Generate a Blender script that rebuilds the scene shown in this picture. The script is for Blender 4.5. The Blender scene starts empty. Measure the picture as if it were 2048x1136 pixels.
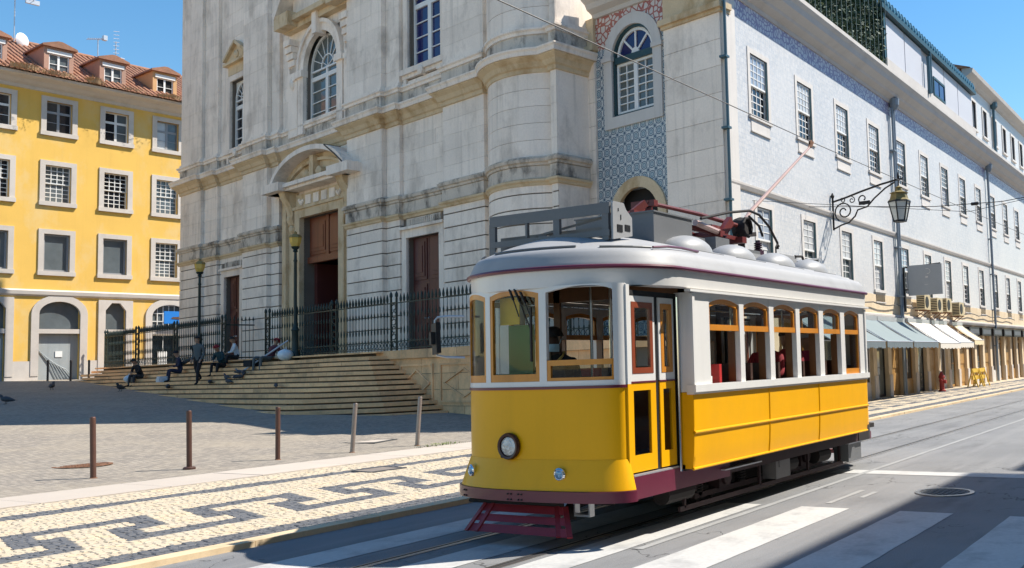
import bpy, bmesh, math, random
from mathutils import Matrix, Vector, Euler
R = math.radians
random.seed(7)
S = bpy.context.scene
COL = S.collection

# ------------------------------------------------------------------ camera, sky, sun, exposure
CAMH = 1.6
cam = bpy.data.cameras.new("camera"); camo = bpy.data.objects.new("camera", cam); COL.objects.link(camo)
S.camera = camo
cam.sensor_width = 36.0; cam.lens = 1899.4 / 2048 * 36.0
cam.shift_x = (1024 - 1450) / 2048; cam.shift_y = (580 - 568) / 2048
cam.clip_start = 0.1; cam.clip_end = 2000
def cam_matrix():
    a, p, r = R(28.387), R(4.334), R(-1.838)
    f = Vector((math.cos(a)*math.cos(p), math.sin(a)*math.cos(p), math.sin(p)))
    rt = Vector((math.sin(a), -math.cos(a), 0)); up = rt.cross(f)
    c, s = math.cos(r), math.sin(r)
    r2 = rt*c + up*s; u2 = up*c - rt*s
    m = Matrix(((r2.x, u2.x, -f.x, 0), (r2.y, u2.y, -f.y, 0), (r2.z, u2.z, -f.z, CAMH), (0, 0, 0, 1)))
    return m
camo.matrix_world = cam_matrix()

SUN_EL, SUN_AZ = 52.0, -44.5        # azimuth counted from +X, towards the sun
w = bpy.data.worlds.new("World"); S.world = w; w.use_nodes = True
wn = w.node_tree.nodes; wl = w.node_tree.links
bgn = wn.get("Background") or wn.new("ShaderNodeBackground")
sky = wn.new("ShaderNodeTexSky"); sky.sky_type = 'NISHITA'; sky.sun_disc = False
sky.sun_elevation = R(SUN_EL); sky.sun_rotation = R(90 - SUN_AZ)
sky.altitude = 50; sky.air_density = 1.3; sky.dust_density = 0.1; sky.ozone_density = 3.0
hs = wn.new('ShaderNodeHueSaturation'); hs.inputs['Saturation'].default_value = 1.3; hs.inputs['Hue'].default_value = 0.498
wl.new(sky.outputs[0], hs.inputs['Color']); wl.new(hs.outputs[0], bgn.inputs[0]); bgn.inputs[1].default_value = 0.085
sl = bpy.data.lights.new("sun", 'SUN'); sl.energy = 4.0; sl.angle = R(0.53); sl.color = (1.0, 0.94, 0.84)
so = bpy.data.objects.new("sun", sl); COL.objects.link(so)
sd = Vector((math.cos(R(SUN_EL))*math.cos(R(SUN_AZ)), math.cos(R(SUN_EL))*math.sin(R(SUN_AZ)), math.sin(R(SUN_EL))))
so.rotation_euler = sd.to_track_quat('Z', 'Y').to_euler(); so.location = sd*60
S.view_settings.view_transform = 'Standard'; S.view_settings.look = 'None'
S.view_settings.exposure = 1.0; S.view_settings.gamma = 1.0
S.view_settings.use_curve_mapping = False
S.render.engine = 'CYCLES'
S.cycles.max_bounces = 6; S.cycles.diffuse_bounces = 4; S.cycles.glossy_bounces = 3
S.cycles.transparent_max_bounces = 14; S.cycles.transmission_bounces = 4

# ------------------------------------------------------------------ materials
MATS = {}
def nodes(m):
    m.use_nodes = True
    nt = m.node_tree
    b = nt.nodes.get("Principled BSDF")
    return nt, nt.nodes, nt.links, b
def mth(nt, op, a, b=None, c=None):
    n = nt.nodes.new("ShaderNodeMath"); n.operation = op
    for i, v in enumerate((a, b, c)):
        if v is None: continue
        if isinstance(v, (int, float)): n.inputs[i].default_value = v
        else: nt.links.new(v, n.inputs[i])
    return n.outputs[0]
def mixc(nt, fac, a, b, mode='MIX'):
    n = nt.nodes.new("ShaderNodeMix"); n.data_type = 'RGBA'; n.blend_type = mode
    for sock, v in ((n.inputs[0], fac), (n.inputs[6], a), (n.inputs[7], b)):
        if isinstance(v, (int, float)): sock.default_value = v
        elif isinstance(v, (tuple, list)): sock.default_value = (*v, 1.0) if len(v) == 3 else v
        else: nt.links.new(v, sock)
    return n.outputs[2]
def ramp(nt, fac, lo, hi):
    n = nt.nodes.new("ShaderNodeMapRange"); n.inputs[1].default_value = lo; n.inputs[2].default_value = hi
    nt.links.new(fac, n.inputs[0]); return n.outputs[0]
def pos(nt, scale=(1, 1, 1), obj=False):
    if obj:
        t = nt.nodes.new("ShaderNodeTexCoord").outputs['Object']
    else:
        t = nt.nodes.new("ShaderNodeNewGeometry").outputs['Position']
    mp = nt.nodes.new("ShaderNodeMapping"); mp.inputs['Scale'].default_value = scale
    nt.links.new(t, mp.inputs[0]); return mp.outputs[0]
def noise(nt, vec, scale, detail=4, rough=0.55):
    n = nt.nodes.new("ShaderNodeTexNoise"); n.inputs['Scale'].default_value = scale
    n.inputs['Detail'].default_value = detail; n.inputs['Roughness'].default_value = rough
    nt.links.new(vec, n.inputs['Vector']); return n.outputs[0]
def bump(nt, b, h, strength=0.3, dist=0.02):
    n = nt.nodes.new("ShaderNodeBump"); n.inputs['Strength'].default_value = strength; n.inputs['Distance'].default_value = dist
    nt.links.new(h, n.inputs['Height']); nt.links.new(n.outputs[0], b.inputs['Normal'])
def M(name, col, rough=0.7, metal=0.0, var=0.12, vs=3.0, fine=0.08, fs=30.0, rnd=0.0, streak=0.0, stain=None, stain_amt=0.0, stain_s=0.5, bmp=0.0, bs=40.0, coat=0.0, spec=0.5, rvar=0.0):
    """procedural surface: base colour with large and fine variation, optional vertical streaks and stains"""
    if name in MATS: return MATS[name]
    m = bpy.data.materials.new(name); MATS[name] = m
    nt, nn, ll, b = nodes(m)
    b.inputs['Roughness'].default_value = rough; b.inputs['Metallic'].default_value = metal
    b.inputs['Specular IOR Level'].default_value = spec
    if coat: b.inputs['Coat Weight'].default_value = coat; b.inputs['Coat Roughness'].default_value = 0.08
    p = pos(nt)
    v = mth(nt, 'MULTIPLY_ADD', mth(nt, 'SUBTRACT', noise(nt, p, vs, 5), 0.5), var*2.6, 1.0)
    if fine: v = mth(nt, 'MULTIPLY', v, mth(nt, 'MULTIPLY_ADD', mth(nt, 'SUBTRACT', noise(nt, p, fs, 3), 0.5), fine*2.6, 1.0))
    if rnd:
        oi = nn.new("ShaderNodeObjectInfo").outputs['Random']
        v = mth(nt, 'MULTIPLY', v, mth(nt, 'MULTIPLY_ADD', mth(nt, 'SUBTRACT', oi, 0.5), rnd*2, 1.0))
    if streak:
        s = noise(nt, pos(nt, (5, 5, 0.25)), 1.0, 4)
        v = mth(nt, 'MULTIPLY', v, mth(nt, 'MULTIPLY_ADD', ramp(nt, s, 0.52, 0.75), -streak, 1.0))
    c = mixc(nt, 1.0, col, v, 'MULTIPLY')
    if stain:
        f = ramp(nt, noise(nt, pos(nt, (1, 1, 0.6)), stain_s, 6, 0.65), 0.5, 0.68)
        c = mixc(nt, mth(nt, 'MULTIPLY', f, stain_amt), c, stain)
    ll.new(c, b.inputs['Base Color'])
    if bmp: bump(nt, b, noise(nt, p, bs, 4), bmp)
    if rvar: ll.new(mth(nt, 'MULTIPLY_ADD', noise(nt, p, 6.0, 4), rvar, rough - rvar*0.5), b.inputs['Roughness'])
    return m
def glass(name, tint=(0.8, 0.85, 0.86), refl=1.0):
    """clear window pane: see-through with a Fresnel reflection"""
    if name in MATS: return MATS[name]
    m = bpy.data.materials.new(name); MATS[name] = m
    nt, nn, ll, b = nodes(m); nn.remove(b)
    t = nn.new("ShaderNodeBsdfTransparent"); t.inputs[0].default_value = (*tint, 1)
    g = nn.new("ShaderNodeBsdfGlossy"); g.inputs['Roughness'].default_value = 0.02
    fr = nn.new("ShaderNodeLayerWeight"); fr.inputs[0].default_value = 0.5
    f5 = mth(nt, 'MULTIPLY_ADD', mth(nt, 'POWER', fr.outputs['Facing'], 4.0), 0.9*refl, 0.045*refl)
    mx = nn.new("ShaderNodeMixShader"); ll.new(f5, mx.inputs[0])
    ll.new(t.outputs[0], mx.inputs[1]); ll.new(g.outputs[0], mx.inputs[2])
    ll.new(mx.outputs[0], nn["Material Output"].inputs[0])
    return m

STONE = M('limestone', (0.88, 0.77, 0.66), 0.85, var=0.11, vs=0.9, fine=0.08, fs=18, rnd=0.06, streak=0.22, stain=(0.40, 0.33, 0.27), stain_amt=0.55, stain_s=0.9, bmp=0.25, bs=25)
STONE_DK = M('limestone_joint', (0.16, 0.135, 0.11), 0.95, var=0.15, vs=2.0)
STONE_OC = M('ochre_limestone', (0.64, 0.50, 0.32), 0.9, var=0.18, vs=1.5, fine=0.12, rnd=0.03, stain=(0.34, 0.19, 0.06), stain_amt=0.65, stain_s=1.3, bmp=0.2, bs=20)  # ochre stone with random darker brown patches
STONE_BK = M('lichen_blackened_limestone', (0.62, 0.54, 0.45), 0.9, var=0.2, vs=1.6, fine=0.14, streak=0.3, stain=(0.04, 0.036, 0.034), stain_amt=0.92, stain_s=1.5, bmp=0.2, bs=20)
STEP = M('worn_step_limestone', (0.84, 0.51, 0.26), 0.85, var=0.18, vs=1.2, fine=0.14, fs=14, rnd=0.13, stain=(0.24, 0.18, 0.12), stain_amt=0.5, stain_s=1.2, bmp=0.25, bs=18)
STEP_DK = M('step_joint_nosing_shade', (0.14, 0.105, 0.07), 0.95)  # dark joints, with the shade under the step nosings put into the colour
WOOD_DOOR = M('brown_painted_oak', (0.21, 0.060, 0.026), 0.5, var=0.2, vs=2.0, streak=0.25, bmp=0.1, rnd=0.05)
WOOD_RED = M('oxblood_painted_oak', (0.10, 0.026, 0.022), 0.5, var=0.2, vs=2.0, streak=0.2, bmp=0.1, rnd=0.05)
IRON = M('dark_green_iron', (0.018, 0.035, 0.032), 0.5, 0.2, var=0.2)
IRON_BK = M('black_iron', (0.014, 0.014, 0.016), 0.5, 0.3, var=0.2)
WHITE = M('white_painted_wood', (0.78, 0.77, 0.74), 0.5, var=0.06)
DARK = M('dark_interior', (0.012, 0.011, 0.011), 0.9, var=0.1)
PANE = M('dark_window_glass', (0.012, 0.016, 0.022), 0.04, var=0.25, vs=0.8, fine=0, spec=0.7)
PANE_NAVY = M('deep_blue_window_glass', (0.014, 0.018, 0.10), 0.05, var=0.35, vs=0.8, fine=0, spec=0.6)
PANE_GR = M('curtained_window_glass', (0.10, 0.12, 0.12), 0.08, var=0.5, vs=1.2, fine=0, spec=0.6)
PANE_CURT = M('white_curtain_behind_glass', (0.55, 0.56, 0.56), 0.12, var=0.25, vs=1.5, fine=0, spec=0.5, streak=0.3)
YELLOW_W = M('yellow_limewash', (0.78, 0.48, 0.105), 0.9, var=0.08, vs=0.7, fine=0.04, streak=0.05, stain=(0.74, 0.54, 0.25), stain_amt=0.65, stain_s=0.7, bmp=0.1)
PALE_TRIM = M('pale_stone_trim', (0.58, 0.525, 0.47), 0.85, var=0.10, vs=1.2, fine=0.06, rnd=0.05, stain=(0.45, 0.39, 0.34), stain_amt=0.4, stain_s=1.5)
ROOF_T = M('terracotta_tile', (0.34, 0.165, 0.10), 0.9, var=0.3, vs=1.4, fine=0.25, fs=9, stain=(0.13, 0.09, 0.06), stain_amt=0.5, stain_s=1.2)
DORM_PK = M('faded_pink_render', (0.44, 0.26, 0.19), 0.9, var=0.15, vs=1.5, stain=(0.30, 0.22, 0.18), stain_amt=0.5)
DORM_OR = M('faded_ochre_render', (0.62, 0.36, 0.17), 0.9, var=0.12, vs=1.5)
DRYGRASS = M('dry_straw_weed', (0.46, 0.30, 0.17), 0.95, var=0.2, vs=6)
GALV = M('galvanised_metal', (0.55, 0.56, 0.58), 0.4, 0.6, var=0.1)
MORTAR = M('pavement_bedding_sand', (0.46, 0.38, 0.27), 0.95, var=0.15, vs=2.5, fine=0.2, fs=60)
COB_W = M('white_limestone_cobble', (0.50, 0.42, 0.31), 0.75, var=0.14, vs=5, fine=0.2, fs=11, stain=(0.55, 0.36, 0.13), stain_amt=0.35, stain_s=5.0, bmp=0.15)
COB_B = M('black_basalt_cobble', (0.105, 0.107, 0.115), 0.75, var=0.25, vs=5, fine=0.35, fs=11, bmp=0.15)
CREAM = M('smooth_cream_paving', (0.48, 0.415, 0.35), 0.8, var=0.06, vs=1.0, fine=0.05, rnd=0.04, stain=(0.56, 0.49, 0.41), stain_amt=0.3, stain_s=0.6, bmp=0.1)
KERB = M('kerb_limestone', (0.60, 0.46, 0.29), 0.8, var=0.12, vs=1.5, fine=0.1, rnd=0.08, stain=(0.36, 0.24, 0.13), stain_amt=0.45, stain_s=1.6)
STEEL = M('polished_rail_steel', (0.42, 0.41, 0.40), 0.32, 0.9, var=0.15)
GROOVE = M('dark_rail_groove', (0.018, 0.017, 0.017), 0.9)  # near-black strip for the groove, almost flush with the rail head
PAINT_W = M('worn_white_road_paint', (0.47, 0.465, 0.45), 0.75, var=0.08, vs=2.5, fine=0.14, fs=25, stain=(0.27, 0.27, 0.27), stain_amt=0.7, stain_s=2.2)
PAINT_F = M('faded_road_paint', (0.30, 0.30, 0.295), 0.8, var=0.15, vs=2.5, fine=0.15)
RUST = M('rusty_cast_iron', (0.20, 0.095, 0.05), 0.85, 0.1, var=0.25, vs=6, bmp=0.3)
CAST = M('grey_cast_iron', (0.075, 0.08, 0.085), 0.6, 0.3, var=0.25, vs=6, bmp=0.3)
BOLL = M('weathered_brown_steel_post', (0.105, 0.052, 0.038), 0.45, 0.3, var=0.25, vs=4, streak=0.3, rnd=0.2)
BOLL2 = M('worn_grey_steel_post', (0.30, 0.25, 0.22), 0.4, 0.5, var=0.25, vs=4, streak=0.3)

# ------------------------------------------------------------------ mesh helpers
class MB:
    """collects faces; build() links them as ONE mesh object"""
    def __init__(s): s.v = []; s.f = []; s.mi = []; s.m = 0
    def add(s, verts, faces):
        o = len(s.v); s.v += [tuple(p) for p in verts]
        for f in faces: s.f.append([o+i for i in f]); s.mi.append(s.m)
        return s
    def box(s, x0, x1, y0, y1, z0, z1, mx=None):
        if x0 > x1: x0, x1 = x1, x0
        if y0 > y1: y0, y1 = y1, y0
        if z0 > z1: z0, z1 = z1, z0
        vs = [Vector((x, y, z)) for z in (z0, z1) for y in (y0, y1) for x in (x0, x1)]
        if mx is not None: vs = [mx @ v for v in vs]
        return s.add(vs, [(0,2,3,1),(4,5,7,6),(0,1,5,4),(2,6,7,3),(0,4,6,2),(1,3,7,5)])
    def bar(s, a, b, wd, ht=None, up=(0, 0, 1)):
        """rectangular bar between two points"""
        a, b = Vector(a), Vector(b); d = (b-a); L = d.length; d.normalize()
        up = Vector(up)
        if abs(d.dot(up)) > 0.98: up = Vector((1, 0, 0))
        x = d.cross(up).normalized(); z = x.cross(d)
        ht = ht or wd
        vs = [p + x*(sx*wd/2) + z*(sz*ht/2) for p in (a, b) for sz in (-1, 1) for sx in (-1, 1)]
        return s.add(vs, [(0,1,3,2),(4,6,7,5),(0,4,5,1),(2,3,7,6),(0,2,6,4),(1,5,7,3)])
    def prism(s, poly, z0, z1, mx=None, axis='z'):
        """polygon (ccw in its plane) extruded; axis z: (x,y)->z ; axis y: (x,z)->y ; axis x: (y,z)->x"""
        n = len(poly)
        def pt(p, h):
            if axis == 'z': v = Vector((p[0], p[1], h))
            elif axis == 'y': v = Vector((p[0], h, p[1]))
            else: v = Vector((h, p[0], p[1]))
            return mx @ v if mx is not None else v
        vs = [pt(p, z0) for p in poly] + [pt(p, z1) for p in poly]
        fs = [tuple(range(n))[::-1], tuple(range(n, 2*n))] + [(i, (i+1) % n, n+(i+1) % n, n+i) for i in range(n)]
        return s.add(vs, fs)
    def tube(s, pts, r, n=8, cap=True):
        """round tube along points; r number or list"""
        pts = [Vector(p) for p in pts]; k = len(pts)
        rs = r if isinstance(r, (list, tuple)) else [r]*k
        o = len(s.v); prev = None
        for i, p in enumerate(pts):
            d = (pts[min(i+1, k-1)] - pts[max(i-1, 0)])
            d = d.normalized() if d.length > 1e-9 else Vector((0, 0, 1))
            if prev is None:
                a = Vector((0, 0, 1)) if abs(d.z) < 0.9 else Vector((1, 0, 0))
                x = d.cross(a).normalized()
            else:
                x = (prev - d*prev.dot(d)).normalized()
            prev = x; y = d.cross(x)
            for j in range(n):
                t = 2*math.pi*j/n
                s.v.append(tuple(p + (x*math.cos(t) + y*math.sin(t))*rs[i]))
        for i in range(k-1):
            for j in range(n):
                a, b = o+i*n+j, o+i*n+(j+1) % n
                s.f.append([a, b, b+n, a+n]); s.mi.append(s.m)
        if cap:
            s.f.append([o+j for j in range(n)][::-1]); s.mi.append(s.m)
            s.f.append([o+(k-1)*n+j for j in range(n)]); s.mi.append(s.m)
        return s
    def lathe(s, prof, n=16, c=(0, 0, 0), axis='z', mx=None):
        """revolve [(r,h)...]"""
        o = len(s.v)
        for r, h in prof:
            for j in range(n):
                t = 2*math.pi*j/n; a, b = r*math.cos(t), r*math.sin(t)
                v = Vector((a, b, h)) if axis == 'z' else Vector((h, a, b)) if axis == 'x' else Vector((b, h, a))
                v = v + Vector(c)
                s.v.append(tuple(mx @ v if mx is not None else v))
        k = len(prof)
        for i in range(k-1):
            for j in range(n):
                a, b = o+i*n+j, o+i*n+(j+1) % n
                s.f.append([a, b, b+n, a+n]); s.mi.append(s.m)
        s.f.append([o+j for j in range(n)][::-1]); s.mi.append(s.m)
        s.f.append([o+(k-1)*n+j for j in range(n)]); s.mi.append(s.m)
        return s
    def sweep(s, path, prof, closed=False, cap=True):
        """moulding: prof [(out,z)...] along plan path [(x,y)...]; 'out' is to the LEFT of travel"""
        P = [Vector((p[0], p[1])) for p in path]; n = len(P); k = len(prof); o = len(s.v)
        for i in range(n):
            ds = []
            if closed or i > 0: ds.append((P[i]-P[i-1]).normalized())
            if closed or i < n-1: ds.append((P[(i+1) % n]-P[i]).normalized())
            ns = [Vector((-d.y, d.x)) for d in ds]
            m = sum(ns, Vector((0, 0)))
            m = m.normalized() if m.length > 1e-6 else ns[0]
            sc = 1.0/max(0.35, m.dot(ns[0]))
            for a, z in prof: s.v.append((P[i].x+m.x*a*sc, P[i].y+m.y*a*sc, z))
        for i in range(n if closed else n-1):
            i2 = (i+1) % n
            for j in range(k-1):
                s.f.append([o+i*k+j, o+i2*k+j, o+i2*k+j+1, o+i*k+j+1]); s.mi.append(s.m)
        if cap and not closed:
            s.f.append([o+j for j in range(k)]); s.mi.append(s.m)
            s.f.append([o+(n-1)*k+j for j in range(k)][::-1]); s.mi.append(s.m)
        return s
    def ribbon(s, path, cross):
        """loft: path is list of lists of 3D points (rings of equal length, open)"""
        o = len(s.v); k = len(path[0])
        for r in path: s.v += [tuple(p) for p in r]
        for i in range(len(path)-1):
            for j in range(k-1 if not cross else k):
                a, b = o+i*k+j, o+i*k+(j+1) % k
                s.f.append([a, b, b+k, a+k]); s.mi.append(s.m)
        return s
    def build(s, name, mat, parent=None, smooth=False, xf=None, label=None, cat=None, group=None, kind=None, fix=True):
        me = bpy.data.meshes.new(name)
        vs = [tuple(xf @ Vector(v)) for v in s.v] if xf is not None else s.v
        me.from_pydata(vs, [], s.f)
        mats = mat if isinstance(mat, (list, tuple)) else [mat]
        for m in mats: me.materials.append(m)
        if len(mats) > 1: me.polygons.foreach_set('material_index', s.mi)
        if fix and len(s.f) < 60000:
            bm = bmesh.new(); bm.from_mesh(me); bmesh.ops.recalc_face_normals(bm, faces=bm.faces); bm.to_mesh(me); bm.free()
        if smooth: smooth_mesh(me)
        return link(name, me, parent, label, cat, group, kind)
def smooth_mesh(me, ang=38):
    me.polygons.foreach_set('use_smooth', [True]*len(me.polygons))
    try: me.set_sharp_from_angle(angle=R(ang))
    except Exception: pass
def tag(o, label=None, cat=None, group=None, kind=None):
    for k, v in (('label', label), ('category', cat), ('group', group), ('kind', kind)):
        if v: o[k] = v
    return o
def link(name, data, parent=None, label=None, cat=None, group=None, kind=None):
    o = bpy.data.objects.new(name, data); COL.objects.link(o)
    if parent is not None: o.parent = parent
    return tag(o, label, cat, group, kind)
def empty(name, loc=(0, 0, 0), rz=0.0, label=None, cat=None, group=None, kind=None, parent=None):
    o = link(name, None, parent, label, cat, group, kind); o.location = loc; o.rotation_euler = (0, 0, rz); o.empty_display_size = 0.2
    return o
def copy_tree(o, parent=None):
    c = o.copy(); COL.objects.link(c); c.parent = parent
    for ch in list(o.children): copy_tree(ch, c)
    return c
CUBES = {}
def unit_cube(mat):
    if mat.name not in CUBES:
        mb = MB().box(-.5, .5, -.5, .5, -.5, .5); me = bpy.data.meshes.new('piece'); me.from_pydata(mb.v, [], mb.f); me.materials.append(mat); CUBES[mat.name] = me
    return CUBES[mat.name]
def piece(name, mat, parent, x0, x1, y0, y1, z0, z1):
    o = link(name, unit_cube(mat), parent)
    o.location = ((x0+x1)/2, (y0+y1)/2, (z0+z1)/2); o.scale = (abs(x1-x0), abs(y1-y0), abs(z1-z0))
    return o
def emit(name, mat, parent, boxes, limit=290, rest_name=None):
    """boxes in the parent's frame: the ones that show largest become parts, the rest one joined part"""
    mw = parent_matrix(parent); cp = Vector((0, 0, CAMH))
    def size(b):
        c = mw @ Vector(((b[0]+b[1])/2, (b[2]+b[3])/2, (b[4]+b[5])/2))
        return (b[1]-b[0])*(b[5]-b[4]) / max(1.0, (c-cp).length_squared)
    bs = sorted(boxes, key=size, reverse=True)
    for b in bs[:limit]: piece(name, mat, parent, *b)
    if len(bs) > limit:
        mb = MB()
        for b in bs[limit:]: mb.box(*b)
        mb.build(rest_name or name + 's_far', mat, parent, kind='stuff')
def parent_matrix(o):
    m = Matrix.Identity(4)
    while o is not None:
        m = Matrix.LocRotScale(o.location, o.rotation_euler.to_quaternion(), o.scale) @ m; o = o.parent
    return m
def wall_holes(mb, x0, x1, z0, z1, y, holes, depth, out=-1):
    """wall sheet in the xz plane at y with rectangular holes and reveals going back 'depth' (out = sign of the outside direction along y)"""
    xs = sorted({x0, x1, *[h[0] for h in holes], *[h[1] for h in holes]}); zs = sorted({z0, z1, *[h[2] for h in holes], *[h[3] for h in holes]})
    xs = [x for x in xs if x0 <= x <= x1]; zs = [z for z in zs if z0 <= z <= z1]
    for i in range(len(xs)-1):
        run = None
        for j in range(len(zs)-1):
            cx, cz = (xs[i]+xs[i+1])/2, (zs[j]+zs[j+1])/2
            if not any(h[0] < cx < h[1] and h[2] < cz < h[3] for h in holes):
                mb.add([(xs[i], y, zs[j]), (xs[i+1], y, zs[j]), (xs[i+1], y, zs[j+1]), (xs[i], y, zs[j+1])], [(0, 1, 2, 3)])
    yb = y - out*depth
    for a, b, c, d in holes:
        mb.add([(a, y, c), (b, y, c), (b, y, d), (a, y, d), (a, yb, c), (b, yb, c), (b, yb, d), (a, yb, d)], [(0,4,5,1),(1,5,6,2),(2,6,7,3),(3,7,4,0)])
def ashlar(x0, x1, z0, z1, y0, y1, ch, bw, gap, holes=(), seed=1, stagger=True):
    """courses of blocks as boxes, cut around holes"""
    rnd = random.Random(seed); out = []
    n = max(1, round((z1-z0)/ch)); h = (z1-z0)/n
    for i in range(n):
        a, b = z0+i*h, z0+(i+1)*h
        segs = [(x0, x1)]
        for hx0, hx1, hz0, hz1 in holes:
            if hz1 > a+0.02 and hz0 < b-0.02:
                ns = []
                for p, q in segs:
                    if hx1 <= p or hx0 >= q: ns.append((p, q)); continue
                    if hx0 > p+0.12: ns.append((p, hx0))
                    if hx1 < q-0.12: ns.append((hx1, q))
                segs = ns
        for p, q in segs:
            L = q-p; k = max(1, round(L/bw))
            cuts = [p]
            off = (0.5 if (i % 2 and stagger and k > 1) else 0)
            for t in range(1, k+ (1 if off else 0)):
                cuts.append(p + (t-off)*L/k + rnd.uniform(-.12, .12)*L/k)
            cuts.append(q)
            for t in range(len(cuts)-1):
                d = rnd.uniform(0, 0.006)
                out.append((cuts[t]+gap/2, cuts[t+1]-gap/2, y0, y1+d, a+gap/2, b-gap/2))
    return out
def arc_pts(cx, cz, rx, rz, a0, a1, n):
    return [(cx+rx*math.cos(a0+(a1-a0)*i/n), cz+rz*math.sin(a0+(a1-a0)*i/n)) for i in range(n+1)]
def arch_band(mb, cx, cz, rx, rz, t, y0, y1, a0=0.0, a1=math.pi, n=14):
    """flat voussoir band in the xz plane between radii r and r+t, from y0 to y1"""
    i_ = arc_pts(cx, cz, rx, rz, a0, a1, n); o_ = arc_pts(cx, cz, rx+t, rz+t, a0, a1, n)
    for k in range(n):
        q = [i_[k], o_[k], o_[k+1], i_[k+1]]
        mb.prism(q, y0, y1, axis='y')
def spandrel(mb, x0, x1, zs, zt, cx, cz, rx, rz, y, n=14):
    """fill of the corners between an arch and the rectangle above its springing"""
    for side in (0, 1):
        a = arc_pts(cx, cz, rx, rz, math.pi if side == 0 else 0, math.pi/2, n)
        X = x0 if side == 0 else x1
        pts = [(X, y, zt)] + [(p[0], y, p[1]) for p in a]
        for k in range(1, len(pts)-1): mb.add([pts[0], pts[k], pts[k+1]], [(0, 1, 2)])
        mb.add([(X, y, zt), pts[-1], (cx, y, zt)], [(0, 1, 2)])
def glazing(mb, x0, x1, z0, z1, y0, y1, cols, rows, fw=0.05, bw=0.022):
    """sash frame and bars"""
    mb.box(x0, x0+fw, y0, y1, z0, z1); mb.box(x1-fw, x1, y0, y1, z0, z1); mb.box(x0+fw, x1-fw, y0, y1, z0, z0+fw); mb.box(x0+fw, x1-fw, y0, y1, z1-fw, z1)
    e = (y1-y0)*0.15
    for i in range(1, cols):
        x = x0+fw+(x1-x0-2*fw)*i/cols; mb.box(x-bw/2, x+bw/2, y0+e, y1-e, z0+fw, z1-fw)
    for j in range(1, rows):
        z = z0+fw+(z1-z0-2*fw)*j/rows; mb.box(x0+fw, x1-fw, y0+e*1.5, y1-e*1.5, z-bw/2, z+bw/2)

# ------------------------------------------------------------------ the ground, road, pavement and square
def asphalt_mat():
    m = bpy.data.materials.new('sun_bleached_asphalt'); MATS['asphalt'] = m
    nt, nn, ll, b = nodes(m); p = pos(nt)
    c = mixc(nt, ramp(nt, noise(nt, p, 0.45, 5), 0.35, 0.7), (0.19, 0.192, 0.196), (0.26, 0.26, 0.26))
    c = mixc(nt, mth(nt, 'MULTIPLY', ramp(nt, noise(nt, p, 90, 2), 0.3, 0.75), 0.55), c, (0.10, 0.10, 0.105))
    c = mixc(nt, mth(nt, 'MULTIPLY', ramp(nt, noise(nt, p, 160, 2), 0.62, 0.7), 0.5), c, (0.42, 0.41, 0.39))
    st = ramp(nt, noise(nt, pos(nt, (0.12, 2.2, 1)), 1.4, 5), 0.5, 0.72)
    c = mixc(nt, mth(nt, 'MULTIPLY', st, 0.35), c, (0.31, 0.305, 0.30))
    v = nn.new("ShaderNodeTexVoronoi"); v.feature = 'DISTANCE_TO_EDGE'; v.inputs['Scale'].default_value = 0.7
    wp = nn.new("ShaderNodeVectorMath"); wp.operation = 'ADD'; nz = nn.new("ShaderNodeTexNoise"); nz.inputs['Scale'].default_value = 2.5
    ll.new(p, nz.inputs['Vector']); ll.new(p, wp.inputs[0]); ll.new(nz.outputs[1], wp.inputs[1]); ll.new(wp.outputs[0], v.inputs['Vector'])
    crack = mth(nt, 'LESS_THAN', v.outputs['Distance'], 0.006)
    crack = mth(nt, 'MULTIPLY', crack, ramp(nt, noise(nt, p, 0.3, 2), 0.5, 0.55))
    c = mixc(nt, mth(nt, 'MULTIPLY', crack, 0.7), c, (0.03, 0.03, 0.03))
    c = mixc(nt, mth(nt, 'MULTIPLY', ramp(nt, noise(nt, pos(nt, (.5, 1.6, 1)), 1.1, 6, .65), .52, .70), .45), c, (0.085, 0.085, 0.088))
    ll.new(c, b.inputs['Base Color']); b.inputs['Roughness'].default_value = 0.85
    bump(nt, b, noise(nt, p, 120, 3), 0.5, 0.01)
    return m
ASPHALT = asphalt_mat()
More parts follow.
